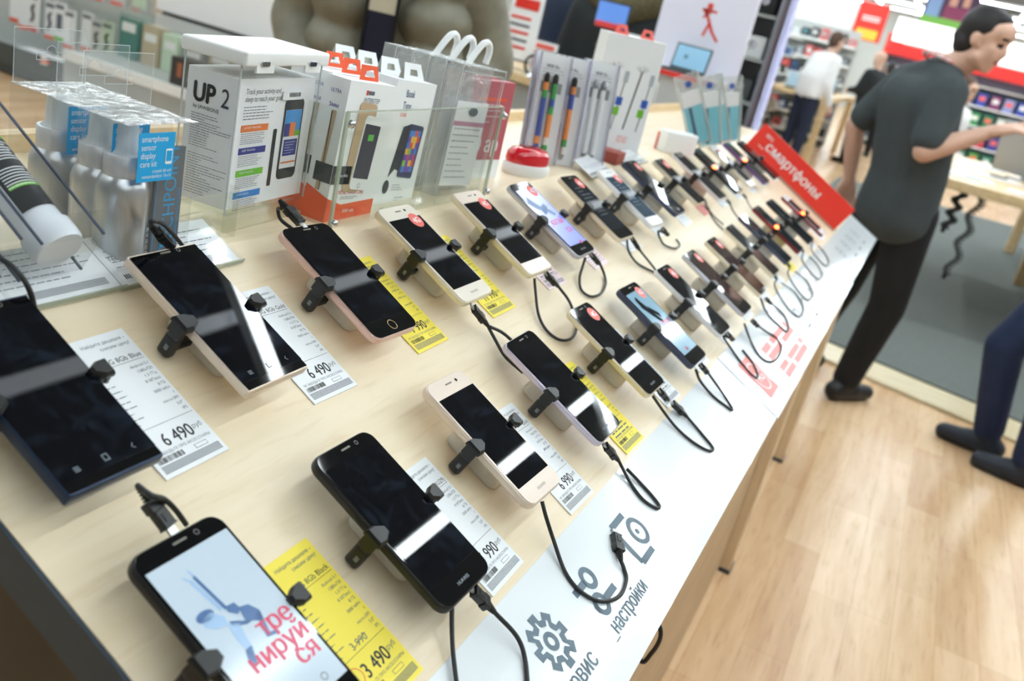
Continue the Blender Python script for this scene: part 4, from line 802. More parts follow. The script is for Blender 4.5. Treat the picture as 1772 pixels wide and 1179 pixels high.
# blue and clear packs, leaflet box and small items near the far end
def bluepack(M,label):
    t=thing('blue_striped_pack',M,label,'blister pack','blue and clear packs near the far end'); w,h=.058,.180
    m=MB(); m.box((w/2,h/2,0),(w,h,.0008),CLEAR); m.box((w/2,h/2,-.012),(w,h,.0008),CRINK); m.box((0,h/2,-.006),(.001,h,.012),MC['film_edge']); m.box((w,h/2,-.006),(.001,h,.012),MC['film_edge']); m.build('clear_shell',t)
    m=MB(); m.box((w/2,h*.30,-.006),(w*.8,h*.52,.003),mat('pale_aqua_card',(130,204,220),.4)); m.box((w*.36,h*.30,-.0042),(.008,h*.5,.0006),mat('slate_stripe',(70,100,120),.4)); m.box((w/2,h*.66,-.006),(w*.8,h*.2,.003),PAPER); m.disc(.008,mat('cobalt_dot',(50,92,170),.4),c=(w*.5,h*.86,-.004)); m.build('card_insert',t)
for k,(px,py,yw,sd,l) in enumerate(((1205,262,-55,30,'leftmost'),(1222,262,-50,20,'second from left'),(1240,258,-55,27,'third from left'),(1256,254,-50,17,'rightmost'))):
    p=atz(px,py,LZ); bluepack(T(p.x-.015,p.y,LZ+.001)@RZ(math.radians(yw))@RX(math.radians(sd))@F0,'clear pack with pale aqua card leaning near the far end, %s of four'%l)
p=atz(1152,266,LZ); m=MB(); m.slab(.085,.04,.05,.008,WHITE,M=T(.04,0,-.03)@RX(-math.pi/2),edge=.004); m.box((.045,.020,-.052),(.10,.04,.002),mat('red_tinted_acrylic',(240,150,142),.2))
solid('leaflet_box',m,T(p.x,p.y,LZ)@RZ(math.radians(-45))@F0,'rounded white box with a red edged sheet behind it, on the rear shelf','box')
m=MB(); m.box((0,0,.012),(.07,.05,.022),mat('dark_red_box',(150,70,60),.5),bev=.002); p=atz(1062,285,LZ); solid('small_brown_box',m,T(p.x-.03,p.y+.02,LZ),'small brown red block below the tall tripod cartons','box')
# ------------------------------------------------------------------ people
def blob(name,parts,mt,voxel=.012,smooth=4,parent=None,M=None,paint=()):
    """union of tapered capsules ('c',p0,r0,p1,r1) and ellipsoids ('e',centre,radii,matrix) grown into one skin"""
    m=MB()
    def ell(c,r,R=None,n=20):
        R=R or Matrix(); prof=[(math.sin(math.pi*i/12)+1e-4,-math.cos(math.pi*i/12)) for i in range(13)]
        m.lathe([(a,b) for a,b in prof],mt,M=T(*c)@R.to_4x4()@Matrix.Diagonal((r[0],r[1],r[2],1)),n=n)
    for p in parts:
        if p[0]=='e': ell(p[1],p[2],p[3] if len(p)>3 else None)
        else:
            _,a,ra,b,rb=p; a=Vector(a);b=Vector(b); d=b-a; L=d.length
            k=[(ra*math.sin(t)+1e-4,-ra*math.cos(t)) for t in [math.pi/2*i/5 for i in range(6)]]+[(rb*math.cos(t)+1e-4,L+rb*math.sin(t)) for t in [math.pi/2*i/5 for i in range(6)]]
            m.lathe(k,mt,M=T(*a)@(d.to_track_quat('Z','Y').to_matrix().to_4x4() if L>1e-6 else Matrix()),n=16)
    o=m.build(name); r=o.modifiers.new('r','REMESH'); r.mode='VOXEL'; r.voxel_size=voxel; r.use_smooth_shade=True
    if smooth: s=o.modifiers.new('s','SMOOTH'); s.factor=.5; s.iterations=smooth
    me=bpy.data.meshes.new_from_object(o.evaluated_get(bpy.context.evaluated_depsgraph_get())); me.name=name
    bpy.data.objects.remove(o); me.materials.clear(); me.materials.append(mt); me.polygons.foreach_set('use_smooth',[True]*len(me.polygons))
    for k,(c,rad,pm) in enumerate(paint):
        me.materials.append(pm); c=Vector(c)
        for f in me.polygons:
            q=f.center-c
            if (q.x/rad[0])**2+(q.y/rad[1])**2+(q.z/rad[2])**2<1: f.material_index=k+1
    o=bpy.data.objects.new(name,me); COL.objects.link(o)
    if parent: o.parent=parent
    return o
SKIN=mat('skin',(210,170,148),.5,var=.10,scale=14); SKINP=mat('skin_pale',(222,184,162),.5,var=.08,scale=14)
HAIRD=mat('dark_hair',(30,26,25),.6,var=.3,scale=60); HAIRB=mat('brown_hair',(86,60,44),.6,var=.3,scale=60)
LIP=mat('lip_tone',(164,96,88),.5); EYEW=mat('eye_white',(214,206,200),.3); EYED=mat('eye_dark',(34,26,24),.25); STUB=mat('stubble',(168,132,114),.6,var=.15,scale=60)
def basis(f,tilt=0):
    f=Vector(f).normalized(); l=Vector((0,0,1)).cross(f).normalized(); u=f.cross(l); return f,l,u
def head_parts(c,f,s=1):
    f,l,u=basis(f); R=Matrix((l,f,u)).transposed(); P=lambda a,b,d:Vector(c)+(f*a+l*b+u*d)*s
    q=[('e',P(-.012,0,.030),(.074*s,.094*s,.088*s),R),('e',P(.030,0,-.028),(.060*s,.062*s,.078*s),R),('c',P(.052,-.012,-.088),.022*s,P(.052,.012,-.088),.022*s),
       ('c',P(.082,0,.014),.009*s,P(.098,0,-.022),.0115*s),('c',P(.089,-.012,-.027),.0075*s,P(.089,.012,-.027),.0075*s),('c',P(.076,-.030,.026),.011*s,P(.076,.030,.026),.011*s),
       ('c',P(.078,-.016,-.055),.010*s,P(.078,.016,-.055),.010*s),('e',P(.058,0,.045),(.062*s,.036*s,.048*s),R),('e',P(.058,.036,-.018),(.020*s,.020*s,.020*s),R),('e',P(.058,-.036,-.018),(.020*s,.020*s,.020*s),R),
       ('c',P(.02,.050,-.060),.022*s,P(.05,.020,-.085),.020*s),('c',P(.02,-.050,-.060),.022*s,P(.05,-.020,-.085),.020*s)]
    for sd in (-1,1): q+=[('e',P(-.008,sd*.076,-.006),(.010*s,.017*s,.030*s),R@Matrix.Rotation(.2,3,'X'))]
    return q,P,R
def hand_parts(w,d,up,s=1,curl=.5,point=False,side=1):
    """wrist w, pointing along d, back of the hand facing up; thumb on the `side`"""
    w=Vector(w); d=Vector(d).normalized(); up=Vector(up); x=d.cross(up).normalized()*side; up=x.cross(d).normalized()*side if side>0 else d.cross(x).normalized()*-1
    up=Vector(up)
    q=[('c',w,.026*s,w+d*.03*s,.026*s)]
    for k in range(4): q.append(('c',w+d*.02*s+x*(k-1.5)*.012*s,.017*s,w+d*.085*s+x*(k-1.5)*.0195*s,.0125*s))
    for k,(L,cu_) in enumerate(zip((.040,.046,.044,.034),((.1 if point else curl),curl,curl*1.15,curl*1.3))):
        p=w+d*.088*s+x*(k-1.5)*.0205*s; a=cu_*.5; r=.0088*s
        for j in range(3):
            dd=d*math.cos(a)-up*math.sin(a)+x*(k-1.5)*.05; p2=p+dd.normalized()*L*s*(1,.72,.55)[j]; q.append(('c',p,r,p2,r*.93)); p=p2; r*=.93; a+=cu_*.75
    p=w+d*.025*s-x*.026*s; p2=p+(d*.6-x*.7-up*.2).normalized()*.040*s; p3=p2+(d*.85-x*.3-up*.35).normalized()*.032*s; p4=p3+(d*.95-up*.3).normalized()*.024*s
    q+=[('c',p,.016*s,p2,.0115*s),('c',p2,.0112*s,p3,.0098*s),('c',p3,.0098*s,p4,.0086*s)]
    return q
def person(M,J,label,top,legs,shoe,hair,skin=SKIN,voxel=.012,long_sleeve=False,puffy=0,hair_long=0,bald=False,hands=('',''),group=None,topname='shirt',extra=None,face=True):
    """J: joints in the person's own frame (x right, y forward, z up)"""
    root=thing('person',M,label,'person',group); V_=lambda k:Vector(J[k])
    hp,P,R=head_parts(J['head'],J['hdir'],J.get('hs',1))
    nk=V_('neck'); sL,sR=V_('shL'),V_('shR'); hL,hR=V_('hipL'),V_('hipR'); cs=(sL+sR)/2; ch=(hL+hR)/2; ax=(sR-sL).normalized(); 
    b=list(hp); b+=[('c',nk-Vector((0,0,.03)),.062,P(-.012,0,-.055),.055)]
    b+=[('c',nk,.055,sL*.8+cs*.2,.052),('c',nk,.055,sR*.8+cs*.2,.052)]
    for k in (-1,1): b+=[('c',cs+ax*k*.075-Vector((0,0,.05)),.095,ch+ax*k*.05+Vector((0,0,.10)),.095),('c',ch+ax*k*.05+Vector((0,0,.10)),.095,ch+ax*k*.055,.098)]
    for s,S_ in (('L',sL),('R',sR)):
        b+=[('c',S_,.050,V_('el'+s),.043),('c',V_('el'+s),.044,V_('el'+s)*.6+V_('wr'+s)*.4,.041),('c',V_('el'+s)*.6+V_('wr'+s)*.4,.041,V_('wr'+s),.027)]
        b+=[('c',V_('hip'+s),.080,V_('kn'+s),.052),('c',V_('kn'+s),.052,V_('an'+s),.036),('c',V_('an'+s),.036,V_('an'+s)+Vector((0,0,-.03)),.034)]
        hd=J.get('hand'+s) or (V_('wr'+s)-V_('el'+s)); up=J.get('up'+s) or (ax*(1 if s=='R' else -1))
        b+=hand_parts(V_('wr'+s),hd,up,1,J.get('curl'+s,.55),J.get('point'+s,False),side=J.get('side'+s,1))
    paint=[]
    if face:
        for sd in (-1,1): paint+=[(P(.078,sd*.031,.005),(.014,.014,.0085),EYED),(P(.090,sd*.032,.030),(.022,.022,.0075),hair)]
        paint+=[(P(.086,0,-.055),(.022,.022,.0095),LIP)]
    blob('body',b,skin,voxel,3,root,paint=paint)
    # trousers
    tr=[]
    for s in 'LR': tr+=[('c',V_('hip'+s)+Vector((0,0,.0)),.104+puffy*.0,V_('kn'+s),.078),('c',V_('kn'+s),.078,V_('an'+s)+Vector((0,0,.02)),.062)]
    for k in (-1,1): tr+=[('c',ch+ax*k*.058+Vector((0,0,.08)),.104,ch+ax*k*.06-Vector((0,0,.02)),.112)]
    blob('trousers',tr,legs,voxel*1.2,3,root)
    tp_=[]; e=.013+puffy; hem=V_('hem') if 'hem' in J else ch+Vector((0,0,.0))
    for k in (-1,-.66,-.33,0,.33,.66,1): tp_+=[('c',cs+ax*k*.085-Vector((0,0,.055)),.103+e,hem+ax*k*.072+Vector((0,0,.22)),.104+e),('c',hem+ax*k*.072+Vector((0,0,.22)),.104+e,hem+ax*k*.080+Vector((0,0,.05)),.108+e)]
    tp_+=[('c',nk-Vector((0,0,.02)),.062+e*.5,sL,.060+e),('c',nk-Vector((0,0,.02)),.062+e*.5,sR,.060+e)]
    for s,S_ in (('L',sL),('R',sR)):
        el,wr=V_('el'+s),V_('wr'+s)
        if long_sleeve: tp_+=[('c',S_,.060+e,el,.048+e),('c',el,.048+e,wr+(el-wr).normalized()*.02,.036+e*.8)]
        else: tp_+=[('c',S_,.062+e,S_*.22+el*.78,.058+e*.7)]
    blob(topname,tp_,top,voxel*1.2,4,root)
    if not bald:
        hh=[('e',P(-.026,0,.040),(.080,.092,.086),R),('e',P(.022,0,.084),(.056,.044,.032),R),('c',P(-.085,-.03,-.01),.030,P(-.085,.03,-.01),.030),('e',P(-.050,0,-.030),(.070,.060,.060),R)]
        if hair_long: hh+=[('c',P(-.06,.04,-.03),.055,P(-.07,.05,-.20),.045),('c',P(-.06,-.04,-.03),.055,P(-.07,-.05,-.20),.045),('e',P(-.03,0,.045),(.088,.100,.090),R)]
        blob('hair',hh,hair,voxel,2,root)
    for s in 'LR':
        a=V_('an'+s); fd=Vector(J['foot'+s]).normalized(); z=Vector((0,0,1))
        base=Vector((a.x,a.y,J.get('gz'+s,0)))
        blob('shoe',[('c',base-fd*.05+z*.045,.044,base+fd*.06+z*.044,.046),('c',base+fd*.06+z*.040,.044,base+fd*.155+z*.036,.036),('c',base-fd*.04+z*.05,.042,a+z*.0,.048),('c',base-fd*.06+z*.018,.018,base+fd*.17+z*.018,.018)],shoe,voxel*.8,3,root)
    if extra: extra(root,P,J)
    return root
def stand_pose(h=1.75,lean=0,turn=0,arms='down'):
    k=h/1.75; J=dict(head=(0,.03+lean*.32,1.63),neck=(0,.0+lean*.25,1.46),shL=(-.19,lean*.22,1.40),shR=(.19,lean*.22,1.40),elL=(-.25,-.02+lean*.15,1.12),elR=(.25,-.02+lean*.15,1.12),wrL=(-.26,.06+lean*.2,.87),wrR=(.26,.06+lean*.2,.87),
        hipL=(-.09,0,.92),hipR=(.09,0,.92),knL=(-.11,.02,.50),knR=(.11,.02,.50),anL=(-.12,-.02,.09),anR=(.12,-.02,.09))
    if arms=='front': J.update(elL=(-.24,.06,1.13),elR=(.24,.06,1.13),wrL=(-.12,.30,1.10),wrR=(.12,.30,1.10))
    if arms=='pocket': J.update(elL=(-.34,-.06,1.14),elR=(.34,-.06,1.14),wrL=(-.22,.08,.98),wrR=(.22,.08,.98))
    J={a:tuple(x*k for x in b) for a,b in J.items()}
    J.update(hdir=(math.sin(turn),math.cos(turn),-.15),footL=(-.15,1,0),footR=(.15,1,0)); return J
def at_floor(x,y,heading): return T(x,y,0)@RZ(-math.radians(heading))      # heading: degrees from +y towards +x
# the man in the grey T-shirt, in world coordinates round his own foot point
bx,by=-.02,4.20
W_=lambda x,y,z:(x-bx,y-by,z)
fdir=(.70,.70,0)
Jm=dict(head=W_(.018,4.10,1.578),hdir=(.90,-.38,-.16),neck=W_(-.085,4.14,1.455),shL=W_(-.212,4.29,1.365),shR=W_(-.035,4.03,1.365),
 elL=W_(-.345,4.34,1.150),wrL=W_(-.300,4.40,.93),elR=W_(-.040,3.96,1.140),wrR=W_(.150,4.02,1.265),handR=(.86,.10,.42),upR=(-.45,-.35,.8),curlR=.85,pointR=True,
 hipL=W_(-.125,4.26,.875),hipR=W_(.005,4.15,.875),hem=W_(-.07,4.20,.80),knL=W_(-.16,4.34,.48),anL=W_(-.24,4.42,.09),knR=W_(.045,4.17,.475),anR=W_(.000,4.19,.09),footL=(.55,.83,0),footR=(.62,.78,0),hs=.98)
TEE=mat('charcoal_tee',(64,72,74),.85,var=.15,scale=9,bump=.12); TRO=mat('black_trousers',(22,23,25),.8,var=.2,scale=12); SHB=mat('black_shoe',(22,22,24),.45)
def man_extra(root,P,J):
    m=MB(); c=Vector(J['neck']); pts=[]
    for i in range(17):
        a=math.pi*2*i/16; pts.append(c+Vector((math.cos(a)*.070+.022*math.cos(a),math.sin(a)*.070,.012+.028*math.cos(a+2.6))))
    m.tube(pts,.0075,mat('red_lanyard',(196,36,48),.6,var=.6,scale=60,c2=(236,226,222)),6); m.build('lanyard',root)
person(T(bx,by,0),Jm,'man in a charcoal T-shirt and black trousers leaning forward, one hand raised',TEE,TRO,SHB,HAIRD,SKIN,.009,topname='t_shirt',extra=man_extra)
# person in navy jeans, mostly out of the frame
JEANS=mat('navy_jeans',(30,46,80),.8,var=.25,scale=14); NAVYT=mat('navy_jacket',(34,44,66),.8); SHN=mat('navy_shoe',(34,42,54),.5,var=.2,scale=30)
cx,cy=.74,4.06; W2=lambda x,y,z:(x-cx,y-cy,z)
Jp=dict(head=W2(.78,4.0,1.60),hdir=(-.5,-.8,-.1),neck=W2(.80,4.05,1.44),shL=W2(.98,4.12,1.38),shR=W2(.62,4.18,1.38),elL=W2(1.04,4.05,1.12),elR=W2(.58,4.16,1.12),wrL=W2(1.0,3.9,.95),wrR=W2(.60,3.98,.98),
 hipL=W2(.86,4.02,.88),hipR=W2(.70,4.12,.88),knL=W2(.70,3.98,.48),knR=W2(.52,4.12,.48),anL=W2(.745,3.96,.10),anR=W2(.60,4.16,.10),footL=(-.72,-.05,0),footR=(-.85,.0,0))
Jp['knL']=W2(.72,3.97,.48); Jp['footL']=(-.9,.12,0); Jp['footR']=(-1,.15,0)
person(T(cx,cy,0),Jp,'person in navy jeans and dark shoes, cut off by the right edge',NAVYT,JEANS,SHN,HAIRD,SKIN,.011,long_sleeve=True,topname='jacket')
# shopper in the olive padded jacket behind the shelf
OLIVE=mat('olive_puffer',(140,137,120),.5,var=.22,scale=9,bump=.8,c2=(112,107,90)); 
def puff_extra(root,P,J):
    f=Vector((0,1,0)); m=MB(); m.box((0,.185,1.22),(.075,.02,.44),mat('navy_stripe_knit',(30,32,52),.8)); 
    for z in (1.25,1.32,1.39): m.box((0,.1962,z),(.073,.003,.048),mat('cream_stripe_knit',(206,200,178),.8))
    m.build('striped_jumper',root)
    m=MB()
    for x in (-.042,.042): m.box((x,.194,1.2),(.008,.012,.46),BLACKP)
    m.build('zip',root)
    q=[]
    for z in (.98,1.10,1.22,1.34):
        for s in (-1,1): q+=[('c',(s*.095,.115,z),.064,(s*.17,.06,z+.01),.066),('c',(s*.17,.06,z+.01),.066,(s*.19,-.05,z+.01),.066)]
    blob('quilted_panel',q,OLIVE,.014,3,root)
J=stand_pose(1.74,arms='pocket'); J.update(elL=(-.29,-.05,1.14),elR=(.29,-.05,1.14),wrL=(-.20,.12,.98),wrR=(.20,.12,.98))
person(at_floor(-1.52,2.42,158),J,'person in an unzipped olive padded jacket behind the shelf, head out of frame',OLIVE,TRO,SHB,HAIRD,SKIN,.013,long_sleeve=True,puffy=.022,topname='padded_jacket',extra=puff_extra)
SHIRTW=mat('white_shirt',(232,230,228),.7,var=.05,scale=6); NAVYTR=mat('navy_trousers',(26,34,54),.8); BLK=mat('black_jacket',(26,30,32),.8); GREENK=mat('dark_green_knit',(30,70,58),.8)
def bg(x,y,hd,label,top,legs,hair,h=1.76,v=.02,**k):
    lean=k.pop('lean',0); arms=k.pop('arms','down'); turn=k.pop('turn',0)
    return person(at_floor(x,y,hd),stand_pose(h,lean,turn,arms),label,top,legs,SHB,hair,SKIN,v,**k)
bg(-1.66,12.4,40,'person in a white shirt and navy trousers at the far counter',SHIRTW,NAVYTR,HAIRB,1.72,lean=.5,long_sleeve=True)
bg(-1.16,15.0,-60,'bald person in black beside the far wooden counter',BLK,TRO,HAIRD,1.66,arms='front',bald=True,long_sleeve=True)
bg(-1.14,17.2,-30,'dark-haired person in dark green beyond the bald one',GREENK,TRO,HAIRD,1.56,long_sleeve=True)
bg(.02,9.2,120,'long-haired person in a white top seen behind the grey T-shirt man',SHIRTW,JEANS,HAIRB,1.50,hair_long=1,long_sleeve=True)
bg(-1.98,5.0,170,'person in a dark blue jacket beyond the shelf clutter',NAVYT,TRO,HAIRD,1.70,long_sleeve=True,puffy=.02)
FUR=mat('brown_fur_trim',(96,88,62),.9,var=.4,scale=50,bump=.5)
def fur_extra(root,P,J): blob('fur_hood',[('c',(-.16,.02,1.44),.085,(0,.12,1.38),.085),('c',(.16,.02,1.44),.085,(0,.12,1.38),.085),('c',(-.16,.02,1.44),.085,(0,-.12,1.46),.09),('c',(.16,.02,1.44),.085,(0,-.12,1.46),.09)],FUR,.018,2,root)
bg(-1.64,4.75,170,'person in a black coat with a brown fur hood',BLK,TRO,HAIRB,1.66,long_sleeve=True,puffy=.03,extra=fur_extra)
# ------------------------------------------------------------------ shop behind
GREYF=mat('fixture_grey',(168,172,168),.5,var=.05,scale=8); DKG=mat('fixture_dark_grey',(76,82,80),.5); PEG=mat('pegboard_pale',(198,202,198),.6,var=.06,scale=30)
def shelfunit(x0,x1,y,z0,z1,n,label,d=.4,back=PEG,name='shelf_unit'):
    t=thing(name,T((x0+x1)/2,y,0),label,'shelf unit'); w=x1-x0; m=MB(); m.box((0,d/2,(z0+z1)/2),(w,.03,z1-z0),back); m.build('back_panel',t)
    m=MB(); m.box((0,.02,z0/2+.02),(w,d,max(z0,.08)),DKG); m.build('base',t)
    for k in range(n): m=MB(); m.box((0,0,z0+(z1-z0)*(k+.0)/n+.03),(w,d,.025),GREYF); m.box((0,-d/2,z0+(z1-z0)*k/n+.03),(w,.008,.045 if n>1 else .13),WHITE if n>1 else DKG); m.build('shelf',t)
    return t
shelfunit(-7.4,-4.35,4.75,.12,2.0,1,'long accessory gondola with pale back panel at the upper left')
rg=random.Random(5)
pc=[PAPER,PAPER,mat('pack_pale_grey',(210,212,210),.5),mat('pack_green_white',(200,220,196),.5),mat('pack_beige',(206,190,160),.5)]
def hangpack(x,y,z,w,h,cm,accent,label,kind=0):
    m=MB(); m.box((0,0,-h/2),(w,.012,h),cm); m.box((0,-.007,-h+.014),(w,.001,.026),accent)
    if kind==1: m.tube(smooth([(-w*.15,-.008,-h*.75),(w*.1,-.012,-h*.6),(-w*.05,-.012,-h*.4),(w*.15,-.008,-h*.3)]),.009,BLACKP,6)
    elif kind==2: m.box((0,-.008,-h*.5),(w*.5,.006,h*.4),mat('pack_picture_slate',(92,104,116),.5))
    m.box((0,-.008,-h*.12),(w*.8,.001,h*.1),GREYINK); m.tube([(0,.1,.0),(0,-.02,.0)],.003,CHROME,6)
    return solid('hanging_pack',m,T(x,y,z),label,'hanging pack','packs hanging on the gondola')
words=['first','second','third','fourth','fifth','sixth','seventh','eighth','ninth','tenth','eleventh','twelfth']
for k in range(11):
    x=-6.12+.118*k; hangpack(x,4.80-.02*(k%3),.56-.006*k+(.0 if k%2 else .02),.10,.26,pc[k%5 if k>6 else 0],(PH_O,PH_O,RED,PH_O,GR)[k%5],'white accessory pack on the lower hook row, %s from the left'%words[k],kind=(0,0,1,1,2)[k%5])
for k in range(8):
    x=-6.1+.19*k; hangpack(x,4.80,.88,.11,.24,pc[(k+2)%5],(RED,PH_O,CORAL)[k%3],'accessory pack on the upper hook row, %s from the left'%words[k],kind=k%3)
for k in range(6):
    m=MB(); m.box((0,0,.025),(.20,.14,.05),pc[k%3]); m.box((0,-.071,.02),(.2,.002,.02),(RED,PH_O,GREYINK)[k%3]); solid('flat_pack',m,T(-5.7+.26*k,4.62,.163)@RZ(.1*(k%3)),'flat white pack lying on the gondola base, %s from the left'%words[k],'flat pack','packs on the gondola base')
# glass case with teal and beige goods, dark box in front
t=thing('glass_display_case',T(-3.7,3.78,0),'glass display case with teal and beige goods at the upper left','display case')
TEAL=mat('teal_panel',(64,128,120),.5); BEI=mat('beige_panel',(190,176,148),.6)
m=MB(); m.box((0,.1,.26),(1.1,.5,.52),GREYF); m.box((0,-.15,.50),(1.1,.02,.05),WHITE); m.build('base_cabinet',t)
m=MB(); m.box((0,-.13,.64),(1.08,.006,.26),CLEAR); m.box((-.54,.1,.64),(.006,.45,.26),ACRYL); m.box((0,.33,.64),(1.08,.012,.26),GREYF); m.box((0,.1,.775),(1.1,.47,.01),ACRYL); m.build('glass_box',t)
for k,(x,w,h,cm,l) in enumerate(((-.40,.14,.34,TEAL,'teal upright box in the glass case'),(-.24,.12,.30,BEI,'beige upright box in the glass case'),(-.10,.11,.28,pc[3],'pale green box in the glass case'),(.06,.14,.26,GREYF,'grey box in the glass case'),(.25,.16,.30,BEI,'wider beige box at the right of the glass case'))):
    h*=.70; m=MB(); m.box((0,0,h/2),(w,.08,h),cm); m.box((0,-.041,h*.7),(w*.7,.002,h*.2),WHITE); solid('upright_box',m,T(-3.7+x,3.95,.52),l,'box','boxes in the glass case')
m=MB(); m.box((0,0,.07),(.20,.10,.14),mat('black_gift_box',(40,38,36),.5)); m.box((-.04,-.051,.08),(.03,.002,.07),mat('copper_print',(170,96,60),.5)); m.box((.05,-.051,.07),(.05,.002,.06),WHITE); solid('black_product_box',m,T(-3.45,3.72,.52),'black box with copper and white print in the glass case','box','boxes in the glass case')
# white panel above it
t=thing('white_header_panel',T(-3.70,4.26,0),'large white panel behind the padded jacket shopper','panel'); m=MB(); m.box((0,0,1.22),(1.08,.06,.88),mat('white_satin_panel',(248,245,242),.45)); m.build('panel',t)
m=MB(); m.box((.56,0,1.0),(.05,.08,1.32),mat('grey_panel_edge',(176,182,186),.5)); m.disc(.016,DKG,M=FACEN((.56,-.041,.86))); m.build('edge_post',t); m=MB(); m.box((0,.02,.56),(1.05,.03,.46),DKG); m.build('lower_board',t)
m=MB(); m.box((0,0,.45),(.5,.4,.9),mat('dark_teal_cabinet',(34,58,60),.5)); m.disc(.03,mat('cyan_spot',(30,160,180),.4),M=FACEN((.05,-.201,.80))); m.box((0,0,.915),(.52,.42,.03),DKG); solid('dark_cabinet',m,T(-2.75,4.15,0),'dark teal cabinet between the white panel and the padded jacket','cabinet')
# counter with card stands and chrome trinkets behind the stylus packs
t=thing('service_counter',T(-1.83,4.0,0),'wooden topped service counter behind the stylus packs','counter'); m=MB(); m.box((0,0,.50),(1.24,.6,1.0),GREYF); m.build('cabinet',t); m=MB(); m.box((0,0,1.015),(1.28,.66,.03),OAK); m.build('worktop',t)
def cardstand(x,y,h,w,label,cm):
    t=thing('card_stand',T(x,y,1.03),label,'card stand','card stands on the service counter'); m=MB(); m.box((0,0,.006),(w,.09,.012),ACRYL); m.box((0,.02,h/2),(w,.004,h),CLEAR); m.build('clear_stand',t)
    m=MB(); m.box((0,.012,h*.55),(w*.94,.003,h*.8),PAPER); m.box((0,.009,h*.82),(w*.7,.002,h*.12),cm)
    for k in range(5): m.box((-w*.1,.009,h*(.65-.09*k)),(w*.6,.002,h*.03),GREYINK if k%2 else cm)
    m.build('printed_card',t)
for k,(x,y,h,w,cm) in enumerate(((-1.74,3.78,.34,.16,RED),(-1.60,3.74,.16,.12,CORAL),(-1.36,3.86,.22,.13,RED),(-1.24,3.80,.28,.08,RED))): cardstand(x,y,h,w,'clear card stand with red and grey print, %s on the counter'%('tallest','smallest','third from the left','rightmost')[k],cm)
for k in range(6):
    m=MB(); a=.040+.006*(k%3); m.tube([(a*math.cos(i*math.pi/8),0,.05+a*math.sin(i*math.pi/8)) for i in range(17)],.006,CHROME if k%2 else BLACKP,8); m.lathe([(.03,0),(.03,.006),(.008,.012),(.008,.03)],CHROME,n=16)
    solid('wrist_band_stand',m,T(-1.62+.075*k,3.72+.04*(k%2),1.03)@RZ(.4*k),'%s ring shaped trinket on the counter, %s from the left'%('shiny' if k%2 else 'black',words[k]),'trinket','trinkets on the service counter')
m=MB(); m.box((0,0,.12),(.24,.03,.16),mat('monitor_blue_screen',(90,130,200),.2,emit=.5)); m.box((0,.012,.12),(.26,.02,.18),BLACKP); m.box((0,.02,-.06),(.04,.03,.14),BLACKP); m.box((0,0,-.12),(.14,.12,.02),BLACKP); m.box((0,-.016,.04),(.23,.004,.04),mat('screen_red_bar',(190,60,60),.4,emit=.3)); solid('counter_monitor',m,T(-1.49,4.16,1.275)@Matrix.Scale(.6,4),'small monitor with a blue and red picture on the counter','monitor')
# promotional stand with a laptop
px,py_=-.955,3.62
LAV=mat('pale_lavender_board',(222,222,236),.5); t=thing('promo_stand',T(px,py_,0),'pale lavender promotional stand with a red running figure','promotional stand')
m=MB(); m.box((0,.10,.95),(.36,.04,1.9),LAV); z=.0; Mq=FACEN((.02,.079,1.42)); r_=mat('red_figure_print',(214,72,66),.5)
for a,b,w in (((-.02,.02),(.02,-.045),.012),((.02,-.045),(.05,-.075),.010),((.0,-.02),(-.012,-.065),.010),((-.04,.03),(.02,.028),.009),((.0,.03),(-.03,.0),.008)): m.bar(a,b,w,r_,M=Mq)
m.disc(.012,r_,M=Mq,c=(-.012,.045,0)); m.disc(.010,r_,M=Mq,c=(-.024,.025,0)); m.build('backboard',t)
m=MB(); m.box((-.01,-.04,.60),(.34,.24,1.2),mat('stand_body_grey',(206,208,208),.5)); m.build('plinth',t); m=MB(); m.box((-.01,-.05,1.205),(.36,.26,.012),WHITE); m.box((-.01,-.181,1.204),(.36,.006,.018),RED); m.build('shelf_top',t)
M=T(px+.01,py_-.05,1.211)@RZ(-.15)@Matrix.Scale(.74,4); t=thing('laptop',M,'open laptop with a pale blue screen on the lavender stand','laptop'); m=MB(); m.box((0,-.03,.006),(.20,.13,.012),BLACKP); m.box((0,-.035,.0125),(.17,.06,.001),DKG); m.build('keyboard_base',t)
m=MB(T(0,.035,.012)@RX(-.2)); m.box((0,.004,.065),(.20,.006,.13),BLACKP); m.build('lid',t); m=MB(T(0,.035,.012)@RX(-.2)); m.box((0,0,.067),(.184,.002,.112),mat('laptop_screen_blue',(130,172,196),.2,emit=.35)); m.disc(.012,mat('screen_grey_mark',(90,120,150),.3,emit=.2),M=FACEN((-.03,-.0012,.068))); m.build('screen',t)
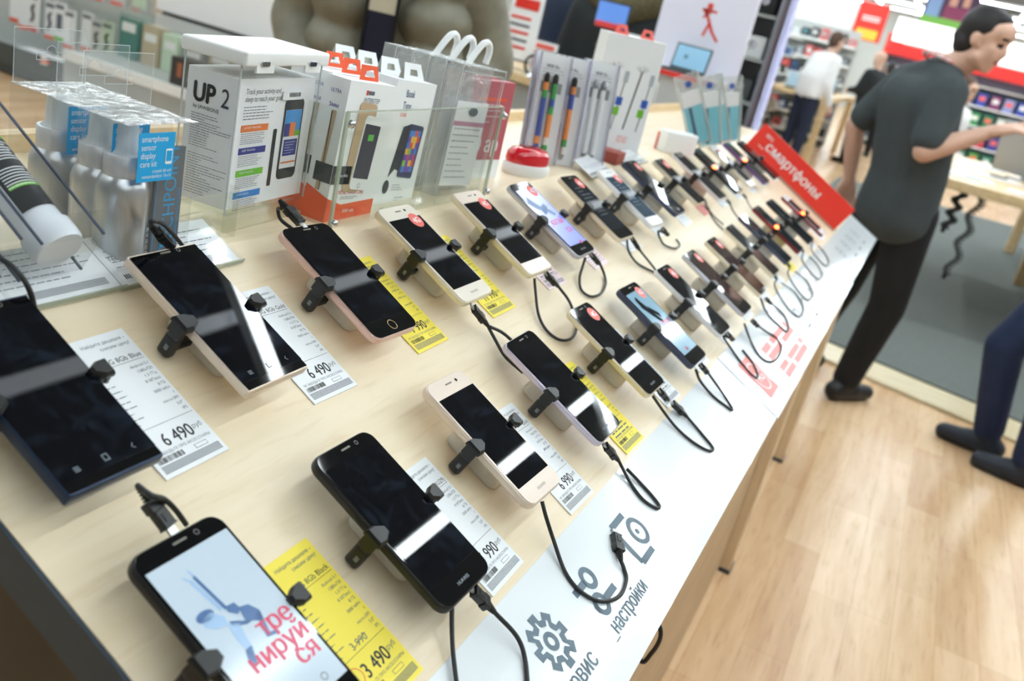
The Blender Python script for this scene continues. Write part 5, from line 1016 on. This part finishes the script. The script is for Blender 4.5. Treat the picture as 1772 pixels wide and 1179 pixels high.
# card terminal and printer on the rear corner
m=MB(); m.box((0,0,.05),(.12,.10,.10),BLACKP,bev=.01); m.box((0,-.052,.07),(.08,.004,.04),DKG); solid('receipt_printer',m,T(-.80,2.95,.985),'black receipt printer behind the tripod cartons','printer')
t=thing('side_cabinet',T(-.92,2.98,0),'grey cabinet behind the far end of the rear shelf','cabinet'); m=MB(); m.box((0,0,.49),(.55,.34,.97),GREYF); m.build('body',t); m=MB(); m.box((0,0,.98),(.57,.36,.012),WHITE); m.build('top',t)
m=MB(); m.box((0,0,.10),(.16,.02,.20),mat('grey_monitor_back',(196,200,196),.5),bev=.004); m.box((0,.0,.005),(.1,.1,.01),DKG); solid('grey_monitor',m,T(-.95,3.02,.987)@RZ(.3),'grey monitor seen from behind beside the receipt printer','monitor')
for k in range(3): m=MB(); m.tube(smooth([(0,0,.004),(.04,.02,.02),(.09,-.01,.004),(.12,.02,.004)]),.004,CORD,6); solid('loose_cable',m,T(-.78-.03*k,2.86+.02*k,.987)@RZ(.5*k),'short black cable coiled beside the receipt printer, %s of three'%words[k],'cable','loose cables by the printer')
# chrome post with slim glass cabinet
m=MB(); m.lathe([(.06,0),(.06,.01),(.020,.02),(.020,2.6)],mat('bright_post',(150,148,172),.3,.85),n=24); m.box((-.03,0,1.3),(.018,.03,2.6),mat('post_dark_side',(96,86,90),.5)); p=aty(1322,110,4.5); solid('chrome_post',m,T(p.x+.05,4.5,0),'tall chrome post beyond the lavender stand','post')  # the post's dark side is put in as a brown-grey strip
t=thing('slim_glass_cabinet',T(-.99,4.75,0),'slim glass cabinet with dark gadgets beside the chrome post','cabinet'); m=MB(); m.box((-.06,0,1.0),(.05,.3,2.0),DKG); m.box((.14,0,1.0),(.02,.3,2.0),STEEL); m.box((.04,.14,1.0),(.2,.02,2.0),GREYF); m.build('frame',t)
for k in range(8): m=MB(); m.box((.04,0,.3+.2*k),(.2,.28,.012),GREYF); m.build('shelf',t)
for k in range(7):
    m=MB(); m.box((0,0,.05),(.12,.08,.10),(BLACKP,DKG,WHITE)[k%3],bev=.008); m.disc(.02,CHROME,M=FACEN((0,-.041,.06))); solid('boxed_gadget',m,T(-.95,4.72,.307+.2*k),'small %s boxed gadget in the slim cabinet, %s shelf up'%(('black','dark grey','white')[k%3],words[k]),'boxed gadget','gadgets in the slim cabinet')
# long product wall on the left of the far aisle
WC=[mat('goods_%s'%n,c,.5) for n,c in (('white',(226,228,228)),('silver',(176,182,188)),('black',(48,52,56)),('teal',(90,150,160)),('blue',(80,110,160)),('coral',(214,96,90)),('yellow',(224,200,110)))]
sx=-2.62
t=thing('aisle_shelving',T(sx,12.2,0),'tall white shelving packed with goods along the far aisle','shelving'); m=MB(); m.box((-.2,0,1.1),(.04,7.0,2.2),WALLM); m.box((0,0,.06),(.4,7.0,.12),DKG); m.build('back_panel',t)
for k in range(6): m=MB(); m.box((0,0,.22+.27*k),(.4,7.0,.02),WHITE); m.build('shelf',t)
m=MB(); m.box((-.16,-.5,1.92),(.02,4.6,.7),mat('pale_blue_poster',(206,220,232),.5)); 
for yy,cc in ((-1.6,(120,96,80)),(.4,(150,110,92))): m.disc(.17,mat('poster_hair_%d'%(cc[0]),cc,.6),M=FACEX((-.148,yy,2.02))); m.box((-.148,yy,1.72),(.004,.5,.3),WALLM)
m.build('poster',t)
n=0
for k in range(5):
    for j in range(12):
        h=rg.uniform(.09,.20); w=rg.uniform(.18,.36); cm=WC[rg.choice((0,0,0,1,2,2,3,4,5,0))]; m=MB(); m.box((0,0,h/2),(.22,w,h),cm); m.box((.111,0,h*.5),(.002,w*.6,h*.4),WC[rg.choice((0,1,2,5,6))])
        solid('boxed_goods',m,T(sx+.06+rg.uniform(-.02,.03),8.98+.555*j+.03,.23+.27*k),'boxed goods on the aisle shelving, %s shelf up, %s from the near end'%(words[k],words[j]),'box','boxed goods on the aisle shelving'); n+=1
for (x0,x1,y,z1,nr,w0,l) in ((-2.02,-1.62,9.0,1.75,6,4,'narrow end unit beyond the chrome post'),(-3.1,-1.72,16.6,1.9,6,9,'wide unit behind the white shirt person')):
    shelfunit(x0,x1,y,.12,z1,nr,'%s shelf unit, %s'%('near' if y<10 else 'far',l),d=.34)
    for k in range(nr):
        for j in range(w0):
            hh=rg.uniform(.10,.19); ww=(x1-x0)/w0*rg.uniform(.6,.92); cm=WC[rg.choice((0,1,2,2,3,4,2,5,1,0))]; m=MB(); m.box((0,0,hh/2),(ww,.16,hh),cm); m.box((0,-.081,hh*.55),(ww*.6,.002,hh*.4),WC[rg.choice((0,1,2,5,3))])
            solid('boxed_goods',m,T(x0+(x1-x0)*(j+.5)/w0,y-.06,.165+(z1-.12)*k/nr),'goods box %s, %s shelf up, %s from left'%('beyond the chrome post' if y<10 else 'behind the white shirt person',words[k],words[j]),'box','goods in the %s aisle unit'%('near' if y<10 else 'far'))
# far counter
def counter(x,y,w,d,h,label,name='wooden_table'):
    t=thing(name,T(x,y,0),label,'table','light wood tables in the hall'); m=MB(); m.box((0,0,h-.03),(w,d,.06),OAK,bev=.004); m.build('tabletop',t)
    for a in (-1,1):
        for b in (-1,1): m=MB(); m.box((a*(w/2-.05),b*(d/2-.05),(h-.06)/2),(.09,.09,h-.06),OAK); m.build('leg',t)
    return t
counter(-1.90,14.7,.9,3.4,.92,'light wooden counter between the white shirt person and the bald person')
for k in range(7):
    m=MB(); m.box((0,0,.012),(.30,.22,.024),(BLACKP,WHITE,DKG)[k%3]); m.box((0,.1,.12),(.30,.012,.2),BLACKP if k%2 else WHITE); m.box((0,.092,.12),(.27,.002,.17),mat('far_screen',(150,176,190),.3,emit=.4)); solid('far_laptop',m,T(-1.95+.12*(k%2),13.25+.44*k,.92)@RZ(.2),'small open laptop on the far counter, %s from the near end'%words[k],'laptop','laptops on the far counter')
# banners hanging over the far aisle
def banner(p,w,h,label,cols):
    t=thing('hanging_banner',T(*p),label,'banner','banners over the far aisle'); m=MB(); m.box((0,0,0),(w,.02,h),cols[0])
    for c,a,b,x0,x1 in cols[1:]: m.box(((x0+x1)/2*w,-.012,(a+b)/2*h),((x1-x0)*w,.004,(b-a)*h),c)
    m.build('board',t); m=MB(); 
    for s in (-1,1): m.tube([(s*w*.4,0,h/2),(s*w*.4,0,CEIL+.3-p[2])],.006,STEEL,5)
    m.build('wire',t)
YB=mat('warm_yellow_print',(244,200,70),.5)
for (q,y,w,h,l) in (((1506,38),20,.56,.70,'nearest red and yellow banner over the far aisle'),((1545,82),26,.40,.66,'middle narrow red and yellow banner over the far aisle'),((1576,108),32,.34,.75,'farthest narrow red banner over the far aisle')):
    p=aty(q[0],q[1],y); banner(p,w,h,l,[RED,(YB,-.46,-.20,-.36,.36),(PAPER,.10,.14,-.3,.3),(PAPER,.02,.06,-.3,.3)])
p=aty(1645,14,24); banner((p.x,24,p.z),1.1,.85,'dark banner with figures on green over the far aisle',[mat('plum_print',(70,44,74),.5),(mat('grass_print',(110,170,70),.5),-.5,-.28,-.5,.5),(mat('denim_print',(120,150,190),.5),-.28,.3,-.45,-.18),(mat('berry_print',(130,50,86),.5),-.28,.05,-.1,.4),(mat('warm_skin_print',(200,150,130),.5),.05,.35,-.05,.1),(MC['warm_skin_print'],.08,.35,.2,.33)])
# glowing panel added for brightness, red canopy and shelving at the far right
t=thing('far_wall_shelving',T(.9,20.2,0),'far shelving bay with red canopy and added glowing white panel','shelving')
m=MB(); m.box((0,0,2.22),(4.8,.3,.42),mat('glow_panel_white',(250,252,252),.5,emit=1.6)); m.build('added_glow_panel',t)  # added glowing box, stands in for a blown-out bright area
m=MB(); m.box((0,-.15,1.86),(4.8,.5,.22),mat('red_canopy',(226,48,44),.45)); m.build('red_canopy',t)
m=MB(); m.box((0,.2,.9),(4.8,.04,1.8),mat('bay_back_blue_grey',(120,140,160),.6)); m.box((-2.4,0,.9),(.05,.4,1.8),GREYF); m.box((1.05,-.1,.9),(.12,.4,1.7),mat('blue_upright',(90,160,214),.5)); m.build('back_panel',t)
for k in range(5): m=MB(); m.box((0,-.02,.12+.36*k),(4.7,.4,.03),WHITE); m.build('shelf',t)
pal=[[(40,120,90),(90,170,80),(60,140,110)],[(60,70,150),(150,60,110),(200,60,80)],[(40,130,90),(200,210,200),(60,150,90)],[(60,80,170),(130,60,110),(150,160,210)]]
for k in range(4):
    for j in range(9):
        c=pal[k][(j+k)%3]; m=MB(); h=.24; m.box((0,0,h/2),(.17,.16,h),mat('box_%s_%s'%(('lower','low','middle','top')[k],('first','second','third')[(j+k)%3]),c,.5)); m.box((0,-.081,h*.6),(.11,.002,.08),WHITE if (j+k)%2 else CORAL)
        solid('coloured_box',m,T(-.60+.24*j+.3,20.1,.135+.36*k),'coloured box in the far shelving bay, %s shelf up, %s from the left'%(words[k],words[j]),'box','coloured boxes in the far bay')
# right-hand tables with papers and coiled cords
counter(1.30,7.35,2.7,2.45,.90,'light wooden table behind the grey T-shirt man, near one')
counter(2.30,9.65,2.7,1.9,.90,'light wooden table beyond the near one at the right edge')
for k,(x,y,a) in enumerate(((.24,6.5,.1),(.60,6.35,-.2),(.42,7.1,.3),(.85,6.9,0),(.35,7.9,.2),(.75,8.2,-.1),(1.3,9.0,.1),(1.4,9.9,.0))):
    m=MB(); m.box((0,0,.006),(.28,.20,.012),PAPER); m.lines(-.12,.12,.08,-.08,7,GREYINK,z=.0125,w=.004,rnd=k); m.box((.02,.02,.016),(.10,.06,.008),(WC[1],WC[0],BLACKP)[k%3]); solid('price_leaflet',m,T(x,y,.9)@RZ(a),'white leaflet with a small device on the right-hand tables, %s from the front'%words[k],'leaflet','leaflets on the light wood tables')
def coil(x,y,z0,z1,label):
    P=[(.022*math.cos(i*.9)+.02*math.sin(i*.11),.022*math.sin(i*.9),z0+(z1-z0)*i/170) for i in range(171)]; m=MB(); m.tube(P,.006,CORD,5); m.lathe([(.014,-.03),(.014,.01)],BLACKP,M=T(P[-1][0],P[-1][1],z1),n=10)
    solid('coiled_cord',m,T(x,y,0),label,'cord','coiled cords under the right-hand table')
coil(.33,6.24,.84,.33,'long black coiled cord hanging from the right-hand table'); coil(.22,6.24,.84,.60,'shorter black coiled cord hanging from the right-hand table')
M=T(.62,7.55,.9)@RZ(-.5); t=thing('silver_monitor',M,'silver grey back of a monitor on the right-hand table','monitor'); m=MB(T(0,0,.02)@RX(.25)); m.box((0,0,.19),(.50,.02,.36),mat('silver_grey_shell',(158,160,162),.4,.3),bev=.006); m.build('screen_back',t); m=MB(); m.box((0,.02,.006),(.22,.16,.012),STEEL,bev=.003); m.box((0,.01,.06),(.06,.02,.1),STEEL); m.build('foot',t)
# white rounded stool beside the near end
t=thing('knobbed_post',T(-.342,.235,0),'thin dark post with a small white rounded knob at the lower left edge','post'); m=MB(); m.lathe([(.06,0),(.06,.01),(.006,.02),(.006,1.015)],DKG,n=16); m.build('post_tube',t); m=MB(T(0,0,1.027)); m.lathe([(.0001,-.022),(.012,-.019),(.019,-.008),(.020,.003),(.016,.015),(.008,.021),(.0001,.022)],mat('white_knob',(206,208,216),.35),n=28); m.build('knob',t)
# cable hanging under the front edge
p1=aty(1118,1142,.72); m=MB(); P=[Vector((-.115,1.0,.835))]+[aty(*q,1.0) for q in ((1125,1066),(1141,1084),(1142,1106),(1128,1130),(1108,1142))]+[Vector((-.135,1.0,.70))]; m.tube(smooth(P),.003,CORD,8); o=m.build('hanging_cable'); tag(o,'black cable loop hanging below the front edge of the table','cable')
